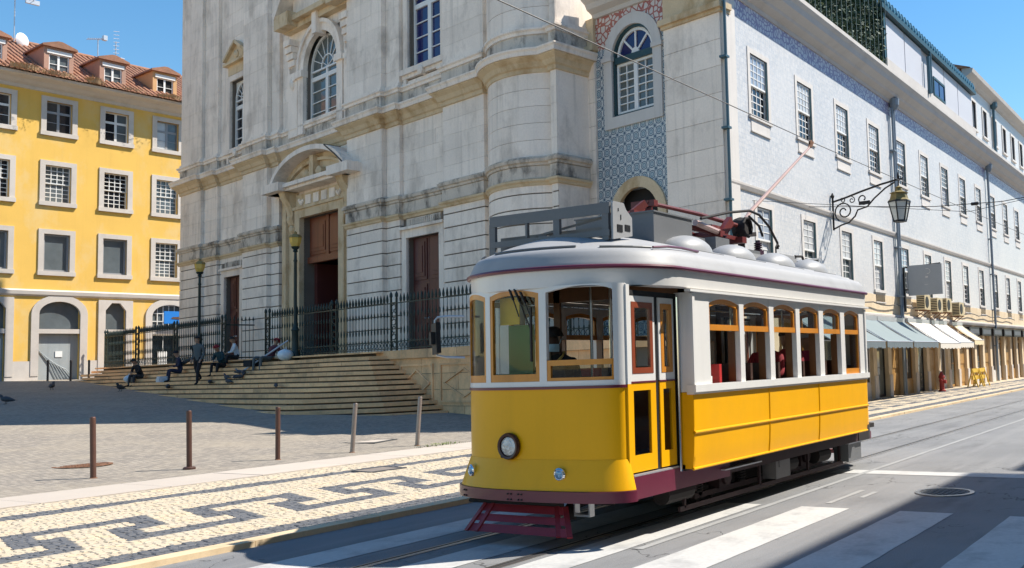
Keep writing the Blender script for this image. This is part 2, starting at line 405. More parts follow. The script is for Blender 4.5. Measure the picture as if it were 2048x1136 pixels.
def cobble_mat():
    m = bpy.data.materials.new('grey_granite_setts'); MATS['setts'] = m
    nt, nn, ll, b = nodes(m)
    p = pos(nt)
    br = nn.new("ShaderNodeTexBrick"); br.offset = 0.5; br.inputs['Scale'].default_value = 1.0
    br.inputs['Brick Width'].default_value = 0.13; br.inputs['Row Height'].default_value = 0.11; br.inputs['Mortar Size'].default_value = 0.010; br.inputs['Mortar Smooth'].default_value = 0.4
    br.inputs['Color1'].default_value = (0.225, 0.195, 0.165, 1); br.inputs['Color2'].default_value = (0.36, 0.31, 0.25, 1); br.inputs['Mortar'].default_value = (0.13, 0.115, 0.095, 1)
    mp = nn.new("ShaderNodeMapping"); mp.inputs['Rotation'].default_value = (0, 0, R(-20)); ll.new(p, mp.inputs[0])
    nz = nn.new("ShaderNodeTexNoise"); nz.inputs['Scale'].default_value = 1.3; ll.new(p, nz.inputs['Vector'])
    wp = nn.new("ShaderNodeVectorMath"); wp.operation = 'MULTIPLY_ADD'; ll.new(nz.outputs[1], wp.inputs[0]); wp.inputs[1].default_value = (0.25, 0.25, 0); ll.new(mp.outputs[0], wp.inputs[2])
    ll.new(wp.outputs[0], br.inputs['Vector'])
    c = mixc(nt, mth(nt, 'MULTIPLY', ramp(nt, noise(nt, p, 0.5, 5), 0.45, 0.75), 0.6), br.outputs[0], (0.37, 0.31, 0.23))
    c = mixc(nt, mth(nt, 'MULTIPLY', ramp(nt, noise(nt, p, 14, 3), 0.5, 0.8), 0.45), c, (0.17, 0.16, 0.145))
    ll.new(c, b.inputs['Base Color']); b.inputs['Roughness'].default_value = 0.85
    bump(nt, b, br.outputs[1], -0.6, 0.02)
    return m
SETTS = cobble_mat()
PZ = 0.05                                   # pavement level above the rails
def sq_z(y):
    t = y-15.6
    return PZ + 0.047*max(0.0, t - 0.8*(1-math.exp(-max(0.0, t)/0.8)))

g = MB().add([(-700, -700, -0.35), (700, -700, -0.35), (700, 700, -0.35), (-700, 700, -0.35)], [(0, 1, 2, 3)])
g.build('ground', SETTS, kind='structure')
road = MB()
road.add([(-30, -3.2, 0), (150, -3.2, 0), (150, 8.36, 0), (-30, 8.36, 0)], [(0, 1, 2, 3)])
road = road.build('road', ASPHALT, kind='structure')
# zebra crossing bars and stop line: worn paint sheets on the asphalt
def sheet(name, mat, x0, x1, y0, y1, z, parent=None, **k):
    n = max(1, int((x1-x0)/0.25)); rn = random.Random(int(y0*100)); mb = MB()
    top = [(x0+(x1-x0)*i/n, y1+rn.uniform(-.004, .004), z) for i in range(n+1)]; bot = [(x0+(x1-x0)*i/n, y0+rn.uniform(-.004, .004), z) for i in range(n+1)]
    for i in range(n): mb.add([bot[i], bot[i+1], top[i+1], top[i]], [(0, 1, 2, 3)])
    return mb.build(name, mat, parent, fix=False, **k)
for y0, y1 in ((0.45, 1.0), (1.55, 2.1), (2.66, 3.22), (3.78, 4.33), (4.82, 5.27), (5.75, 6.2), (6.95, 7.45)):
    sheet('zebra_bar', PAINT_W, 4.6, 9.62, y0, y1, 0.004, road)
sheet('stop_line', PAINT_W, 12.55, 12.95, -2.6, 5.2, 0.004, road)
sheet('worn_lane_line', PAINT_F, 7.0, 26.0, 4.68, 4.76, 0.0045, road)
for i, (a, b, c) in enumerate(((9.9, 11.0, 4.1), (10.4, 10.9, 3.9))): sheet('paint_scuff', PAINT_F, a, b, c, c+0.07, 0.0042, road)
# tram rails: grooved steel flush with the asphalt
for y, lab in ((5.41, 'grooved steel tram rail nearer the zebra bars'), (6.52, 'grooved steel tram rail nearer the patterned pavement')):
    t = empty('tram_rail', (0, y, 0), label=lab, cat='rail', group='tram rails in the road')
    MB().box(-20, 140, -0.045, 0.018, -0.05, 0.006).build('rail_head', STEEL, t)
    MB().box(-20, 140, 0.018, 0.055, -0.05, 0.003).build('flange_groove', GROOVE, t)
    MB().box(-20, 140, 0.055, 0.075, -0.05, 0.006).build('rail_guard', STEEL, t)

# pavement: bedding sheet, cobble mosaic with a key meander, kerb stones, smooth strip
PVX = 150
pave = MB()
pave.add([(-30, 8.5, PZ-0.007), (PVX, 8.5, PZ-0.007), (PVX, 15.7, PZ-0.007), (-30, 15.7, PZ-0.007)], [(0, 1, 2, 3)])
pave = pave.build('pavement', MORTAR, kind='structure')
P_ = 1.90
def dark(x, y):
    """is this spot in the dark pattern of the mosaic?"""
    if 8.54 < y < 8.98: return True
    yl = 12.78 - 0.035*(x-6)
    if yl-0.19 < y < yl+0.19: return True
    if 9.62 <= y <= 11.30:
        row = int((11.30-y)/0.336)           # 0 top bar ... 4 bottom bar
        X = (x - 0.33*(y-9.65) - 5.45) % P_
        w_ = 0.26
        # "2" hook: right end 0.55+..., "5" hook: left end at 1.0
        if row == 0: return X <= 0.57 or X >= 1.0
        if row == 1: return 0.57-w_ <= X <= 0.57 or 1.0 <= X <= 1.0+w_
        if row == 2: return 0.0 <= X <= 0.57 or 1.0 <= X <= 1.5
        if row == 3: return 0.0 <= X <= w_ or 1.5-w_ <= X <= 1.5
        return 0.0 <= X <= 1.5
    return False
def mosaic(x0, x1, y0, hy, ny, sz, seed, skip=None):
    """rows of small cut stones; stones are fitted between the edges of the dark pattern"""
    rn = random.Random(seed); A, B = MB(), MB()
    for j in range(ny):
        cy = y0+(j+0.5)*hy; cuts = [x0-rn.random()*sz]; st = dark(x0, cy); x = x0
        while x < x1:
            x += 0.02
            if dark(x, cy) != st: st = not st; cuts.append(x)
        cuts.append(x1)
        for xa, xb in zip(cuts, cuts[1:]):
            k = max(1, round((xb-xa)/sz)); ds = [rn.uniform(.75, 1.25) for _ in range(k)]; tot = sum(ds); x = xa
            isd = dark((xa+xb)/2, cy); T = B if isd else A
            for d in ds:
                wd = (xb-xa)*d/tot; cx = x+wd/2
                if not (skip and skip(cx, cy)):
                    g_ = sz*0.045; zt = PZ+rn.uniform(-0.003, 0.004)
                    q = [(x+g_, cy-hy/2+g_), (x+wd-g_, cy-hy/2+g_), (x+wd-g_, cy+hy/2-g_), (x+g_, cy+hy/2-g_)]
                    q = [(a_+rn.uniform(-.003, .003), b_+rn.uniform(-.003, .003)) for a_, b_ in q]
                    tq = [(a_+(cx-a_)*0.16, b_+(cy-b_)*0.16) for a_, b_ in q]
                    o = len(T.v)
                    T.v += [(a_, b_, PZ-0.02) for a_, b_ in q] + [(a_, b_, zt-0.005) for a_, b_ in q] + [(a_, b_, zt+rn.uniform(-.002, .002)) for a_, b_ in tq]
                    for m in range(4):
                        T.f.append([o+m, o+(m+1) % 4, o+4+(m+1) % 4, o+4+m]); T.f.append([o+4+m, o+4+(m+1) % 4, o+8+(m+1) % 4, o+8+m])
                    T.f.append([o+8, o+9, o+10, o+11]); T.mi += [0]*9
                x += wd
    return A, B
def strip_lo(x): return 13.87 - 0.045*(x-6)
def skp(x, y): return y > strip_lo(x)-0.03 or (10.55 < x < 11.25 and 12.05 < y < 12.65)
A, B = mosaic(3.2, 17.0, 8.528, 0.084, 68, 0.088, 3, skp)
A.build('white_cobbles', COB_W, pave, kind='stuff', fix=False); B.build('black_cobbles', COB_B, pave, kind='stuff', fix=False)
A, B = mosaic(17.0, 75.0, 8.528, 0.168, 21, 0.2, 4, skp)
A.build('white_cobbles_far', COB_W, pave, kind='stuff', fix=False); B.build('black_cobbles_far', COB_B, pave, kind='stuff', fix=False)
rn = random.Random(5); x = -6.0
while x < 60:
    L = rn.uniform(0.85, 1.5); piece('kerb_stone', KERB, pave, x+0.006, x+L-0.006, 8.32+rn.uniform(-.008, .008), 8.53, -0.05, PZ+0.006+rn.uniform(-.004, .006)); x += L
# smooth strip of cream slabs between mosaic and square
ang = math.atan(-0.045); x = 2.0
while x < 26:
    L = rn.uniform(1.1, 1.7)
    q = [(x+.008, strip_lo(x)), (x+L-.008, strip_lo(x+L)), (x+L-.008, strip_lo(x+L)+1.27), (x+.008, strip_lo(x)+1.27)]
    mb = MB(); mb.prism(q, PZ-0.03, PZ+0.008+rn.uniform(-.002, .002)); mb.build('cream_slab', CREAM, pave); x += L

# the sloping square, paved in small setts
sq = MB(); X0, X1, NX = -40.0, 70.0, 12
ys = [13.4, 14.6, 15.2, 15.6, 16.0, 16.5, 17.2, 18, 19, 20, 22, 25, 30, 36, 44, 54, 70]
rows = [[(X0+(X1-X0)*i/NX, y, (sq_z(y) if y > 15.6 else PZ-0.003)) for i in range(NX+1)] for y in ys]
sq.ribbon(rows, False)
square = sq.build('square', SETTS, kind='structure', smooth=True)

def disc_cover(name, mat, ringmat, loc, r, label, rz=0.0):
    t = empty(name, loc, rz, label=label, cat='manhole cover')
    mb = MB(); mb.lathe([(r*0.80, 0.0), (r*0.80, 0.007)], 28)
    for k in range(-3, 4):
        for j in range(-3, 4):
            if (k*k+j*j)**0.5 < 3.2: mb.box(k*r*0.2-r*0.07, k*r*0.2+r*0.07, j*r*0.2-r*0.07, j*r*0.2+r*0.07, 0.007, 0.013)
    mb.build('cover_plate', mat, t)
    mb = MB(); n = 28
    for k in range(n):
        a, b = 2*math.pi*k/n, 2*math.pi*(k+1)/n
        mb.prism([(r*.85*math.cos(a), r*.85*math.sin(a)), (r*math.cos(a), r*math.sin(a)), (r*math.cos(b), r*math.sin(b)), (r*.85*math.cos(b), r*.85*math.sin(b))], 0.0, 0.011)
    mb.build('cover_ring', ringmat, t)
disc_cover('manhole_cover', CAST, STEEL, (11.05, 3.15, 0.002), 0.34, 'round iron manhole cover in the shaded asphalt near the zebra bars')
disc_cover('manhole_cover', RUST, RUST, (9.5, 18.2, sq_z(18.2)-0.002), 0.46, 'round rusty manhole cover in the sunlit square behind the leftmost post')
def sq_cover(loc, a, b, rz, mat, label):
    t = empty('access_cover', loc, rz, label=label, cat='access cover')
    MB().box(-a, a, -b, b, -0.03, 0.006).build('cover_plate', mat, t)
    mb = MB()
    for s in (-1, 1): mb.box(-a-.05, a+.05, s*b-(.05 if s < 0 else 0), s*b+(.05 if s > 0 else 0), -.03, .012); mb.box(s*a-(.05 if s < 0 else 0), s*a+(.05 if s > 0 else 0), -b, b, -.03, .012)
    mb.build('cover_frame', CAST, t)
sq_cover((10.9, 12.35, PZ), 0.29, 0.24, R(-5), M('dull_brown_plate', (0.25, 0.21, 0.18), 0.7, 0.2, var=.2), 'rectangular grey-brown access cover set in the dark mosaic line')
sq_cover((14.95, 17.2, sq_z(17.2)), 0.42, 0.36, R(18), CREAM, 'pale square access cover in the setts behind the posts')

# bollards
bl = [(8.7, 16.35, 0.985, 1.2, 'leftmost brown steel post, nearest the rusty manhole cover', 0),
      (10.1, 16.05, 1.01, 0.8, 'brown steel post on a round base plate, second from the left', 1),
      (11.7, 15.9, 0.98, 0.0, 'dark brown steel post, third from the left', 0),
      (13.15, 15.62, 0.975, -4.0, 'leaning worn grey-brown post, fourth from the left', 0),
      (14.65, 15.42, 1.03, -4.2, 'leaning grey-brown post nearest the tram, beside a tuft of weeds', 0)]
for x, y, h, lean, lab, plate in bl:
    t = empty('bollard', (x, y, sq_z(y)-0.004), label=lab, cat='bollard', group='steel posts along the edge of the square')
    t.rotation_euler = (R(-lean*0.3), R(-lean), 0)
    mb = MB(); mb.lathe([(0.043, -0.02), (0.043, h-0.03), (0.0415, h-0.01), (0.036, h)], 16); mb.build('shaft', BOLL2 if lean < -1 else BOLL, t, smooth=True)
    mb = MB()
    if plate: mb.lathe([(0.10, -0.02), (0.10, 0.03), (0.085, 0.045), (0.05, 0.05)], 18)
    else: mb.lathe([(0.06, -0.02), (0.06, 0.008), (0.045, 0.014)], 16)
    mb.build('foot', RUST if not plate else BOLL, t, smooth=True)

def tuft(name, loc, n, h, spread, mat, label, cat='weeds', group=None, seed=1, xs=1.0):
    rn = random.Random(seed); mb = MB()
    for i in range(n):
        a = rn.uniform(0, 2*math.pi); r = spread*rn.random()**0.7; x, y = r*math.cos(a)*xs, r*math.sin(a)
        hh = h*rn.uniform(.4, 1)*(1-.5*r/spread); d = Vector((math.cos(a)*rn.uniform(.1, .7), math.sin(a)*rn.uniform(.1, .7), 1)).normalized()
        p0 = Vector((x, y, -0.02)); p1 = p0+d*hh*.6; p2 = p0+d*hh+Vector((d.x*hh*.3, d.y*hh*.3, -.1*hh)); wv = Vector((-math.sin(a+rn.random()), math.cos(a), 0))*max(.006, h*.045)
        mb.add([p0-wv, p0+wv, p1+wv*.8, p1-wv*.8, p2], [(0, 1, 2, 3), (3, 2, 4)])
    o = mb.build(name, mat, None, label=label, cat=cat, group=group, fix=False); o.location = loc
    return o
LEAF = M('grass_green_leaf', (0.16, 0.22, 0.03), 0.7, var=.25, vs=9)
tuft('weed_tuft', (14.9, 14.95, PZ), 150, 0.12, 0.42, LEAF, 'small green weeds growing at the foot of the fifth post', seed=2, xs=1.6)
tuft('weed_tuft', (22.35, 21.6, sq_z(21.6)), 120, 0.25, 0.4, M('dark_moss_leaf', (0.07, 0.10, 0.03), .8, var=.3, vs=8), 'dark moss and weeds on the bottom right corner of the steps', seed=3)

# ------------------------------------------------------------------ the church
CA = R(78.5)
CO = Vector((21.870, 12.359, 0.0))
church = empty('church', CO, CA, label='grey limestone church with a brown portal, cornices and a rounded corner, behind the steps', cat='church')
LZ = 2.33
BACK = 0.0
HOLES = [(19.0, 22.2, LZ, 8.15), (28.1, 29.76, LZ, 6.28), (12.24, 14.3, LZ, 6.45),
         (27.55, 29.3, 12.2, 15.5), (19.2, 22.0, 11.95, 15.75), (12.05, 14.15, 12.65, 16.6)]
mb = MB(); wall_holes(mb, 5.6, 34.35, 8.4, 22.0, 0.0, HOLES[3:], 0.32, out=1); wall_holes(mb, 5.6, 34.35, -0.2, 8.4, 0.0, HOLES[:3], 0.55, out=1)
mb.box(34.2, 34.36, -4.0, -0.01, -0.2, 22.0)                         # left flank
mb.box(5.6, 34.3, -4.0, -3.8, 0, 22.0)
mb.box(5.6, 5.7, -4.0, -0.01, 8.0, 22.0); mb.box(5.6, 34.3, -4.0, -0.01, 21.9, 22.0)
spandrel(mb, 19.2, 22.0, 14.35, 15.75, 20.6, 14.35, 1.4, 1.4, 0.0)
mb.build('wall', STONE_DK, church)
arch = [(7.5 + 2.30*math.sin(t), -1.42 + 2.30*math.cos(t)) for t in [R(-45.5 + 91*i/12) for i in range(13)]]   # rounded corner, u 5.86 .. 9.14
PATH = [(5.5, -1.0), (5.5, .38), (5.82, .38), (5.82, .24)] + arch + [(9.2, .24), (9.2, .38), (11.55, .38), (11.55, .03), (14.6, .03), (14.6, .19), (15.5, .19), (15.5, .38), (18.05, .38), (18.05, .03)]
PATH2 = [(24.1, .03), (24.1, .19), (24.85, .19), (24.85, .38), (27.25, .38), (27.25, .03), (30.4, .03), (30.4, .19), (31.9, .19), (31.9, .34), (34.4, .34), (34.4, -3.0)]
PIERS = [(5.53, 5.82, .35), (9.2, 11.55, .35), (15.5, 18.05, .35), (24.85, 27.25, .35), (31.9, 34.38, .31)]
SETB = [(14.6, 15.5, .16), (24.1, 24.85, .16), (30.4, 31.9, .16)]
BAYS = [(11.55, 14.6), (18.05, 24.1), (27.25, 30.4)]
blocks = []
# rusticated ground storey: deep horizontal joints
zc = [6.93 - 0.467*k for k in range(0, 13)]
bounds = [7.2] + zc
for a, b, d in PIERS + SETB:
    for k in range(len(bounds)-1):
        j = random.uniform(0, .006); blocks.append((a+.003, b-.003, -.05, d+j, bounds[k+1]+.022, bounds[k]-.022))
    MB().box(a+.03, b-.03, -.05, d-.03, 0.2, 7.2).build('pier_core', STONE_DK, church)
for a, b in BAYS:
    hs = [(h[0]-.42, h[1]+.42, h[2], h[3]+.55) for h in HOLES[:3]] if a != 18.05 else [(18.1, 24.05, 0, 8.3)]
    for k in range(len(bounds)-1):
        blocks += ashlar(a, b, bounds[k+1], bounds[k], -.05, .025, .467, 3.0, .04, hs, seed=k, stagger=False)
# storeys above: fine-jointed ashlar
for z0, z1, ch in ((8.06, 10.72, .53), (12.2, 21.8, .60)):
    for i, (a, b, d) in enumerate(PIERS + SETB): blocks += ashlar(a+.003, b-.003, z0, z1, -.05, d-.005, ch, 1.6, .006, seed=i+3)
    for i, (a, b) in enumerate(BAYS): blocks += ashlar(a, b, z0, z1, -.05, .012, ch, 2.0, .006, [(h[0]-.02, h[1]+.02, h[2], h[3]) for h in HOLES[3:]] + [(18.05, 24.1, 7, 8.9)], seed=i+20)
blocks += ashlar(18.05, 24.1, 10.72, 11.95, -.05, .012, .6, 2.0, .006, HOLES, seed=77)
emit('stone_block', STONE, church, blocks, 290, 'stone_blocks_smaller')
# rounded corner: curved courses, each a ring piece
def curved(z0, z1, gap, off=0.0, mat=STONE, name='curved_stone_course'):
    mb = MB(); k = len(arch); pts = []
    for i, p in enumerate(arch):
        n_ = Vector((p[0]-7.5, p[1]+1.42)).normalized(); pts.append((p[0]+n_.x*off, p[1]+n_.y*off))
    ins = [(p[0], -0.9) for p in (pts[-1], pts[0])]
    mb.prism(list(reversed(pts)) + [(pts[0][0], -0.95), (pts[-1][0], -0.95)], z0+gap/2, z1-gap/2)
    return mb.build(name, mat, church)
for k in range(len(bounds)-1): curved(bounds[k+1], bounds[k], .04, random.uniform(-.003, .003))
for z0, z1, n_ in ((8.06, 10.72, 5), (12.2, 21.8, 16)):
    for k in range(n_): curved(z0+(z1-z0)*k/n_, z0+(z1-z0)*(k+1)/n_, .012, random.uniform(-.003, .003))
curved(0.2, 21.8, 0, -.04, STONE_DK, 'rounded_corner_core')
MB().box(9.02, 9.3, -.3, .2, .2, 21.8).box(5.74, 5.9, -.3, .2, .2, 21.8).box(5.53, 5.62, -4.0, .3, .2, 21.8).build('corner_return', STONE, church)
# mouldings
def mould(path, prof, mat, name): return MB().sweep(path, prof).build(name, mat, church)
for pth in (PATH, PATH2):
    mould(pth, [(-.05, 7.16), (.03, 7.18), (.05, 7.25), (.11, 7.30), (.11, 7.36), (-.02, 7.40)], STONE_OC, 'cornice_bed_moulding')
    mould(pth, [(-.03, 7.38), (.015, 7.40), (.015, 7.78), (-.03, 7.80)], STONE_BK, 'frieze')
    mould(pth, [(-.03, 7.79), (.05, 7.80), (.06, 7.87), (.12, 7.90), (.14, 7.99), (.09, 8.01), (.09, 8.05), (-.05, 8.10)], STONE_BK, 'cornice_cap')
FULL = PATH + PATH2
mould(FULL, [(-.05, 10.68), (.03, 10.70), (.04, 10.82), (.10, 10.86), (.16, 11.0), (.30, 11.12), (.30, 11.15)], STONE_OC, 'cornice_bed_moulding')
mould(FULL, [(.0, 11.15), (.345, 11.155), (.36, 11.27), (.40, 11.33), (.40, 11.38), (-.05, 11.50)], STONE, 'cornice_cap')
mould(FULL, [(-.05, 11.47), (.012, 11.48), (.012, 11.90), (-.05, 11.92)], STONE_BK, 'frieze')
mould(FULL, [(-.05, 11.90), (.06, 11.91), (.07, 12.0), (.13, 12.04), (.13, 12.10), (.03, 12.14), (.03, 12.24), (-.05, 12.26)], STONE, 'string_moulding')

def church_window(x0, x1, z0, zs, arched, pane, nm, zt, cols=2, rows=4):
    """timber window with fanlight; x0..x1 opening, zs springing of fan, zt top of opening"""
    wn_ = MB(); y = -.25; cx = (x0+x1)/2; r = (x1-x0)/2-.06
    glazing(wn_, x0+.02, cx, z0, zs-.34, y, y+.08, 1, rows, .11, .035); glazing(wn_, cx, x1-.02, z0, zs-.34, y, y+.08, 1, rows, .11, .035)
    glazing(wn_, x0+.02, cx, zs-.34, zs, y, y+.08, 1, 1, .07); glazing(wn_, cx, x1-.02, zs-.34, zs, y, y+.08, 1, 1, .07)
    arch_band(wn_, cx, zs, r-.06, r-.06, .10, y, y+.08); arch_band(wn_, cx, zs, r*.36, r*.36, .05, y+.01, y+.06)
    for k in range(1, 8):
        a = math.pi*k/8; wn_.bar((cx+r*.38*math.cos(a), y+.035, zs+r*.38*math.sin(a)), (cx+r*.96*math.cos(a), y+.035, zs+r*.96*math.sin(a)), .035, .03, (0, 1, 0))
    for k in range(0, 3):
        a = math.pi*(k+.5)/3; wn_.bar((cx, y+.03, zs), (cx+r*.36*math.cos(a), y+.03, zs+r*.36*math.sin(a)), .03, .03, (0, 1, 0))
    if not arched: spandrel(wn_, x0+.02, x1-.02, zs, zt, cx, zs, r, r, y+.04)
    f = wn_.build('window', WHITE, church)
    MB().box(x0, x1, y-.02, y+.01, z0, zt).build('pane', pane, f)
    return f
def surround(x0, x1, z0, z1, wd, y1, nm='window_surround', sill=True):
    mb = MB(); mb.box(x0-wd, x0, -.04, y1, z0, z1+wd); mb.box(x1, x1+wd, -.04, y1, z0, z1+wd); mb.box(x0, x1, -.04, y1-.004, z1, z1+wd)
    if sill:
        mb.box(x0-wd*1.1, x1+wd*1.1, -.04, y1+.14, z0-.20, z0); mb.box(x0-wd, x1+wd, -.04, y1+.05, z0-.34, z0-.2)
        for s in (x0-wd*.7, x1+wd*.1): mb.box(s, s+wd*.6, -.04, y1+.04, z0-.62, z0-.34)
        mb.lathe([(0.01, -.04), (.17, 0), (.17, y1+.16), (.05, y1+.2)], 12, ((x0+x1)/2, 0, z0-.24), axis='y')
    return mb.build(nm, STONE, church)
church_window(27.55, 29.3, 12.2, 14.6, False, PANE, 'window', 15.5)
surround(27.55, 29.3, 12.2, 15.5, .26, .09)
church_window(19.2, 22.0, 11.95, 14.35, True, PANE_GR, 'window', 15.75)
church_window(12.05, 14.15, 12.65, 15.4, False, PANE_NAVY, 'window', 16.6)
surround(12.05, 14.15, 12.65, 16.6, .28, .09)
# small pediment over the left upper window
mb = MB(); mb.prism([(27.2, 16.35), (29.65, 16.35), (29.4, 16.6), (28.95, 16.95), (28.42, 17.15), (27.9, 16.95), (27.45, 16.6)], -.04, .14, axis='y')
mb.box(27.15, 29.7, -.04, .26, 16.25, 16.37); mb.box(27.3, 29.5, -.04, .08, 15.78, 16.25)
for s in (-1, 1): mb.bar((28.42, .15, 17.22), (28.42+s*1.2, .15, 16.5), .3, .14, (0, 0, 1))
mb.lathe([(.01, 0), (.2, .02), (.2, .2), (.08, .26)], 12, (28.42, 0, 16.62), axis='y')
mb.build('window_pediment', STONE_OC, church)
# great central window: archivolt, pilasters and broken pediment above
mb = MB(); arch_band(mb, 20.6, 14.35, 1.4, 1.4, .42, -.04, .16); arch_band(mb, 20.6, 14.35, 1.72, 1.72, .16, -.04, .24)
for s in (-1, 1):
    mb.box(20.6+s*1.4, 20.6+s*1.86, -.04, .16, 11.7, 14.2); mb.box(20.6+s*1.36, 20.6+s*1.95, -.04, .26, 14.12, 14.4)
    mb.box(20.6+s*1.95, 20.6+s*2.75, -.04, .14, 11.7, 15.0)
    for q in range(5): mb.box(20.6+s*2.05, 20.6+s*2.62, -.04, .42-.07*q, 15.6-.28*q, 15.86-.28*q)
    mb.box(20.6+s*2.0, 20.6+s*2.5, -.04, .22, 14.1, 14.3); mb.lathe([(.02, 13.7), (.13, 13.85), (.16, 14.0), (.1, 14.2)], 10, (20.6+s*2.3, .14, 0))
mb.box(20.42, 20.78, -.04, .4, 15.6, 16.5)
mb.build('window_archivolt', STONE, church)
mb = MB(); mb.box(17.75, 23.45, -.04, .3, 16.25, 16.5); mb.box(17.6, 23.6, -.04, .55, 16.5, 16.72); mb.box(17.75, 19.0, -.04, .72, 16.3, 16.9); mb.box(22.2, 23.45, -.04, .72, 16.3, 16.9)
mb.build('window_entablature', STONE_OC, church)
mb = MB()
for s in (-1, 1):
    pts = [(20.6+s*2.9, 16.9), (20.6+s*2.2, 17.7), (20.6+s*1.5, 18.2), (20.6+s*.9, 18.4)]
    for a, b in zip(pts, pts[1:]): mb.bar((a[0], .35, a[1]), (b[0], .35, b[1]), .8, .3, (0, 0, 1))
mb.box(18.4, 22.8, -.04, .2, 16.9, 18.2); mb.build('broken_pediment', STONE, church)
# portal
mb = MB()
for s in (-1, 1):
    mb.box(20.6+s*1.6, 20.6+s*2.02, -.04, .20, LZ-.2, 8.5); mb.box(20.6+s*2.02, 20.6+s*2.75, -.04, .10, LZ-.2, 9.3); mb.box(20.6+s*2.72, 20.6+s*3.05, -.04, .24, LZ-.2, 9.3)
mb.box(19.0, 22.2, -.04, .196, 8.15, 8.5); mb.box(18.5, 22.7, -.04, .26, 8.5, 8.62); mb.box(18.55, 22.65, -.04, .12, 8.62, 9.15)
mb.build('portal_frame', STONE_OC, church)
mb = MB()
for k in range(4): mb.box(19.35+k*.66, 19.80+k*.66, .1, .155, 8.68, 9.06)
for s in (-1, 1):
    for q in range(6): mb.lathe([(.01, 0), (.09, .02), (.05, .07)], 8, (20.6+s*(1.42+.06*q), .12, 8.75+.05*abs(q-2)), axis='y')
mb.build('frieze_panel', STONE, church)
for s in (-1, 1):
    mb = MB(); prof = [(.02, 7.85), (.18, 7.95), (.26, 8.15), (.22, 8.35), (.30, 8.7), (.52, 9.05), (.60, 9.3), (.02, 9.3)]
    mb.prism(prof, 20.6+s*2.12, 20.6+s*2.62, axis='x'); mb.lathe([(.02, 7.55), (.13, 7.68), (.15, 7.8), (.09, 7.92)], 10, (20.6+s*2.37, .12, 0))
    mb.build('portal_console', STONE_OC, church)
mb = MB(); mb.box(17.75, 24.35, -.04, .58, 9.3, 9.42); mb.box(17.6, 24.5, -.04, .72, 9.42, 9.58)
for s in (-1, 1): mb.box(20.6+s*2.0, 20.6+s*3.6, -.04, .9, 9.30, 9.66)
mb.build('portal_cornice', STONE, church)
mb = MB(); mb.prism([(20.6+2.9*math.cos(t), 9.56+1.05*math.sin(t)) for t in [math.pi*i/14 for i in range(15)]], -.04, .22, axis='y')
mb.build('pediment_field', STONE_OC, church)
mb = MB(); arch_band(mb, 20.6, 9.35, 2.95, 1.28, .20, -.04, .78, R(12), R(168), 18); mb.build('segmental_pediment', STONE, church)
mb = MB(); arch_band(mb, 20.6, 9.30, 2.45, .98, .12, .2, .34, R(14), R(166), 18)
mb.box(20.45, 20.78, .2, .5, 9.6, 10.5)
for s in (-1, 1): mb.lathe([(.01, 0), (.2, .05), (.22, .25), (.06, .34)], 10, (20.6+s*.5, .2, 9.78), axis='y')
mb.build('pediment_shield', STONE_OC, church)
MB().bar((18.15, .45, 10.1), (19.0, .45, 10.62), .7, .05).bar((17.6, .45, 9.72), (18.15, .45, 10.1), .7, .05).build('lead_flashing', IRON_BK, church)
# doors
def panelled(mb, x0, x1, z0, z1, y, n, frac=None):
    """raised and fielded panels"""
    hs = frac or [1/n]*n; z = z0
    for h in hs:
        a, b = z+.10, z+(z1-z0)*h-.06; z += (z1-z0)*h
        mb.box(x0+.12, x1-.12, y, y+.035, a, b); mb.box(x0+.22, x1-.22, y+.035, y+.065, a+.12, b-.12); mb.box(x0+.34, x1-.34, y+.065, y+.085, a+.26, b-.26)
d = MB(); d.box(19.0, 22.2, -.36, -.26, 6.25, 8.15); d.box(19.0, 22.2, -.26, -.16, 6.25, 6.5); panelled(d, 19.05, 20.6, 6.5, 8.1, -.26, 1); panelled(d, 20.6, 22.15, 6.5, 8.1, -.26, 1); d.box(20.5, 20.7, -.26, -.19, 6.5, 8.15)
d.build('door_overpanel', WOOD_DOOR, church)
for s, (a, b) in (('l', (21.95, 22.2)), ('r', (19.0, 19.25))):
    leaf = MB().box(a, b, -2.0, -.45, LZ, 6.25).build('door', WOOD_RED, church)
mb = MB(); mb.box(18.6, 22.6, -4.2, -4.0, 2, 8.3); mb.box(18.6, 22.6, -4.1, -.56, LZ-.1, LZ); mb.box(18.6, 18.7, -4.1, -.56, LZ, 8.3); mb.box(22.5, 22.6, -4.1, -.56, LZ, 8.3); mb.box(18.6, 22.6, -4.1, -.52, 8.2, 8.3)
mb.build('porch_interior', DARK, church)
inner = MB(); inner.box(19.2, 22.0, -3.9, -3.8, LZ, 6.2); panelled(inner, 19.3, 20.55, LZ, 6.1, -3.8, 2); panelled(inner, 20.65, 21.9, LZ, 6.1, -3.8, 2); inner.build('inner_door', WOOD_RED, church)
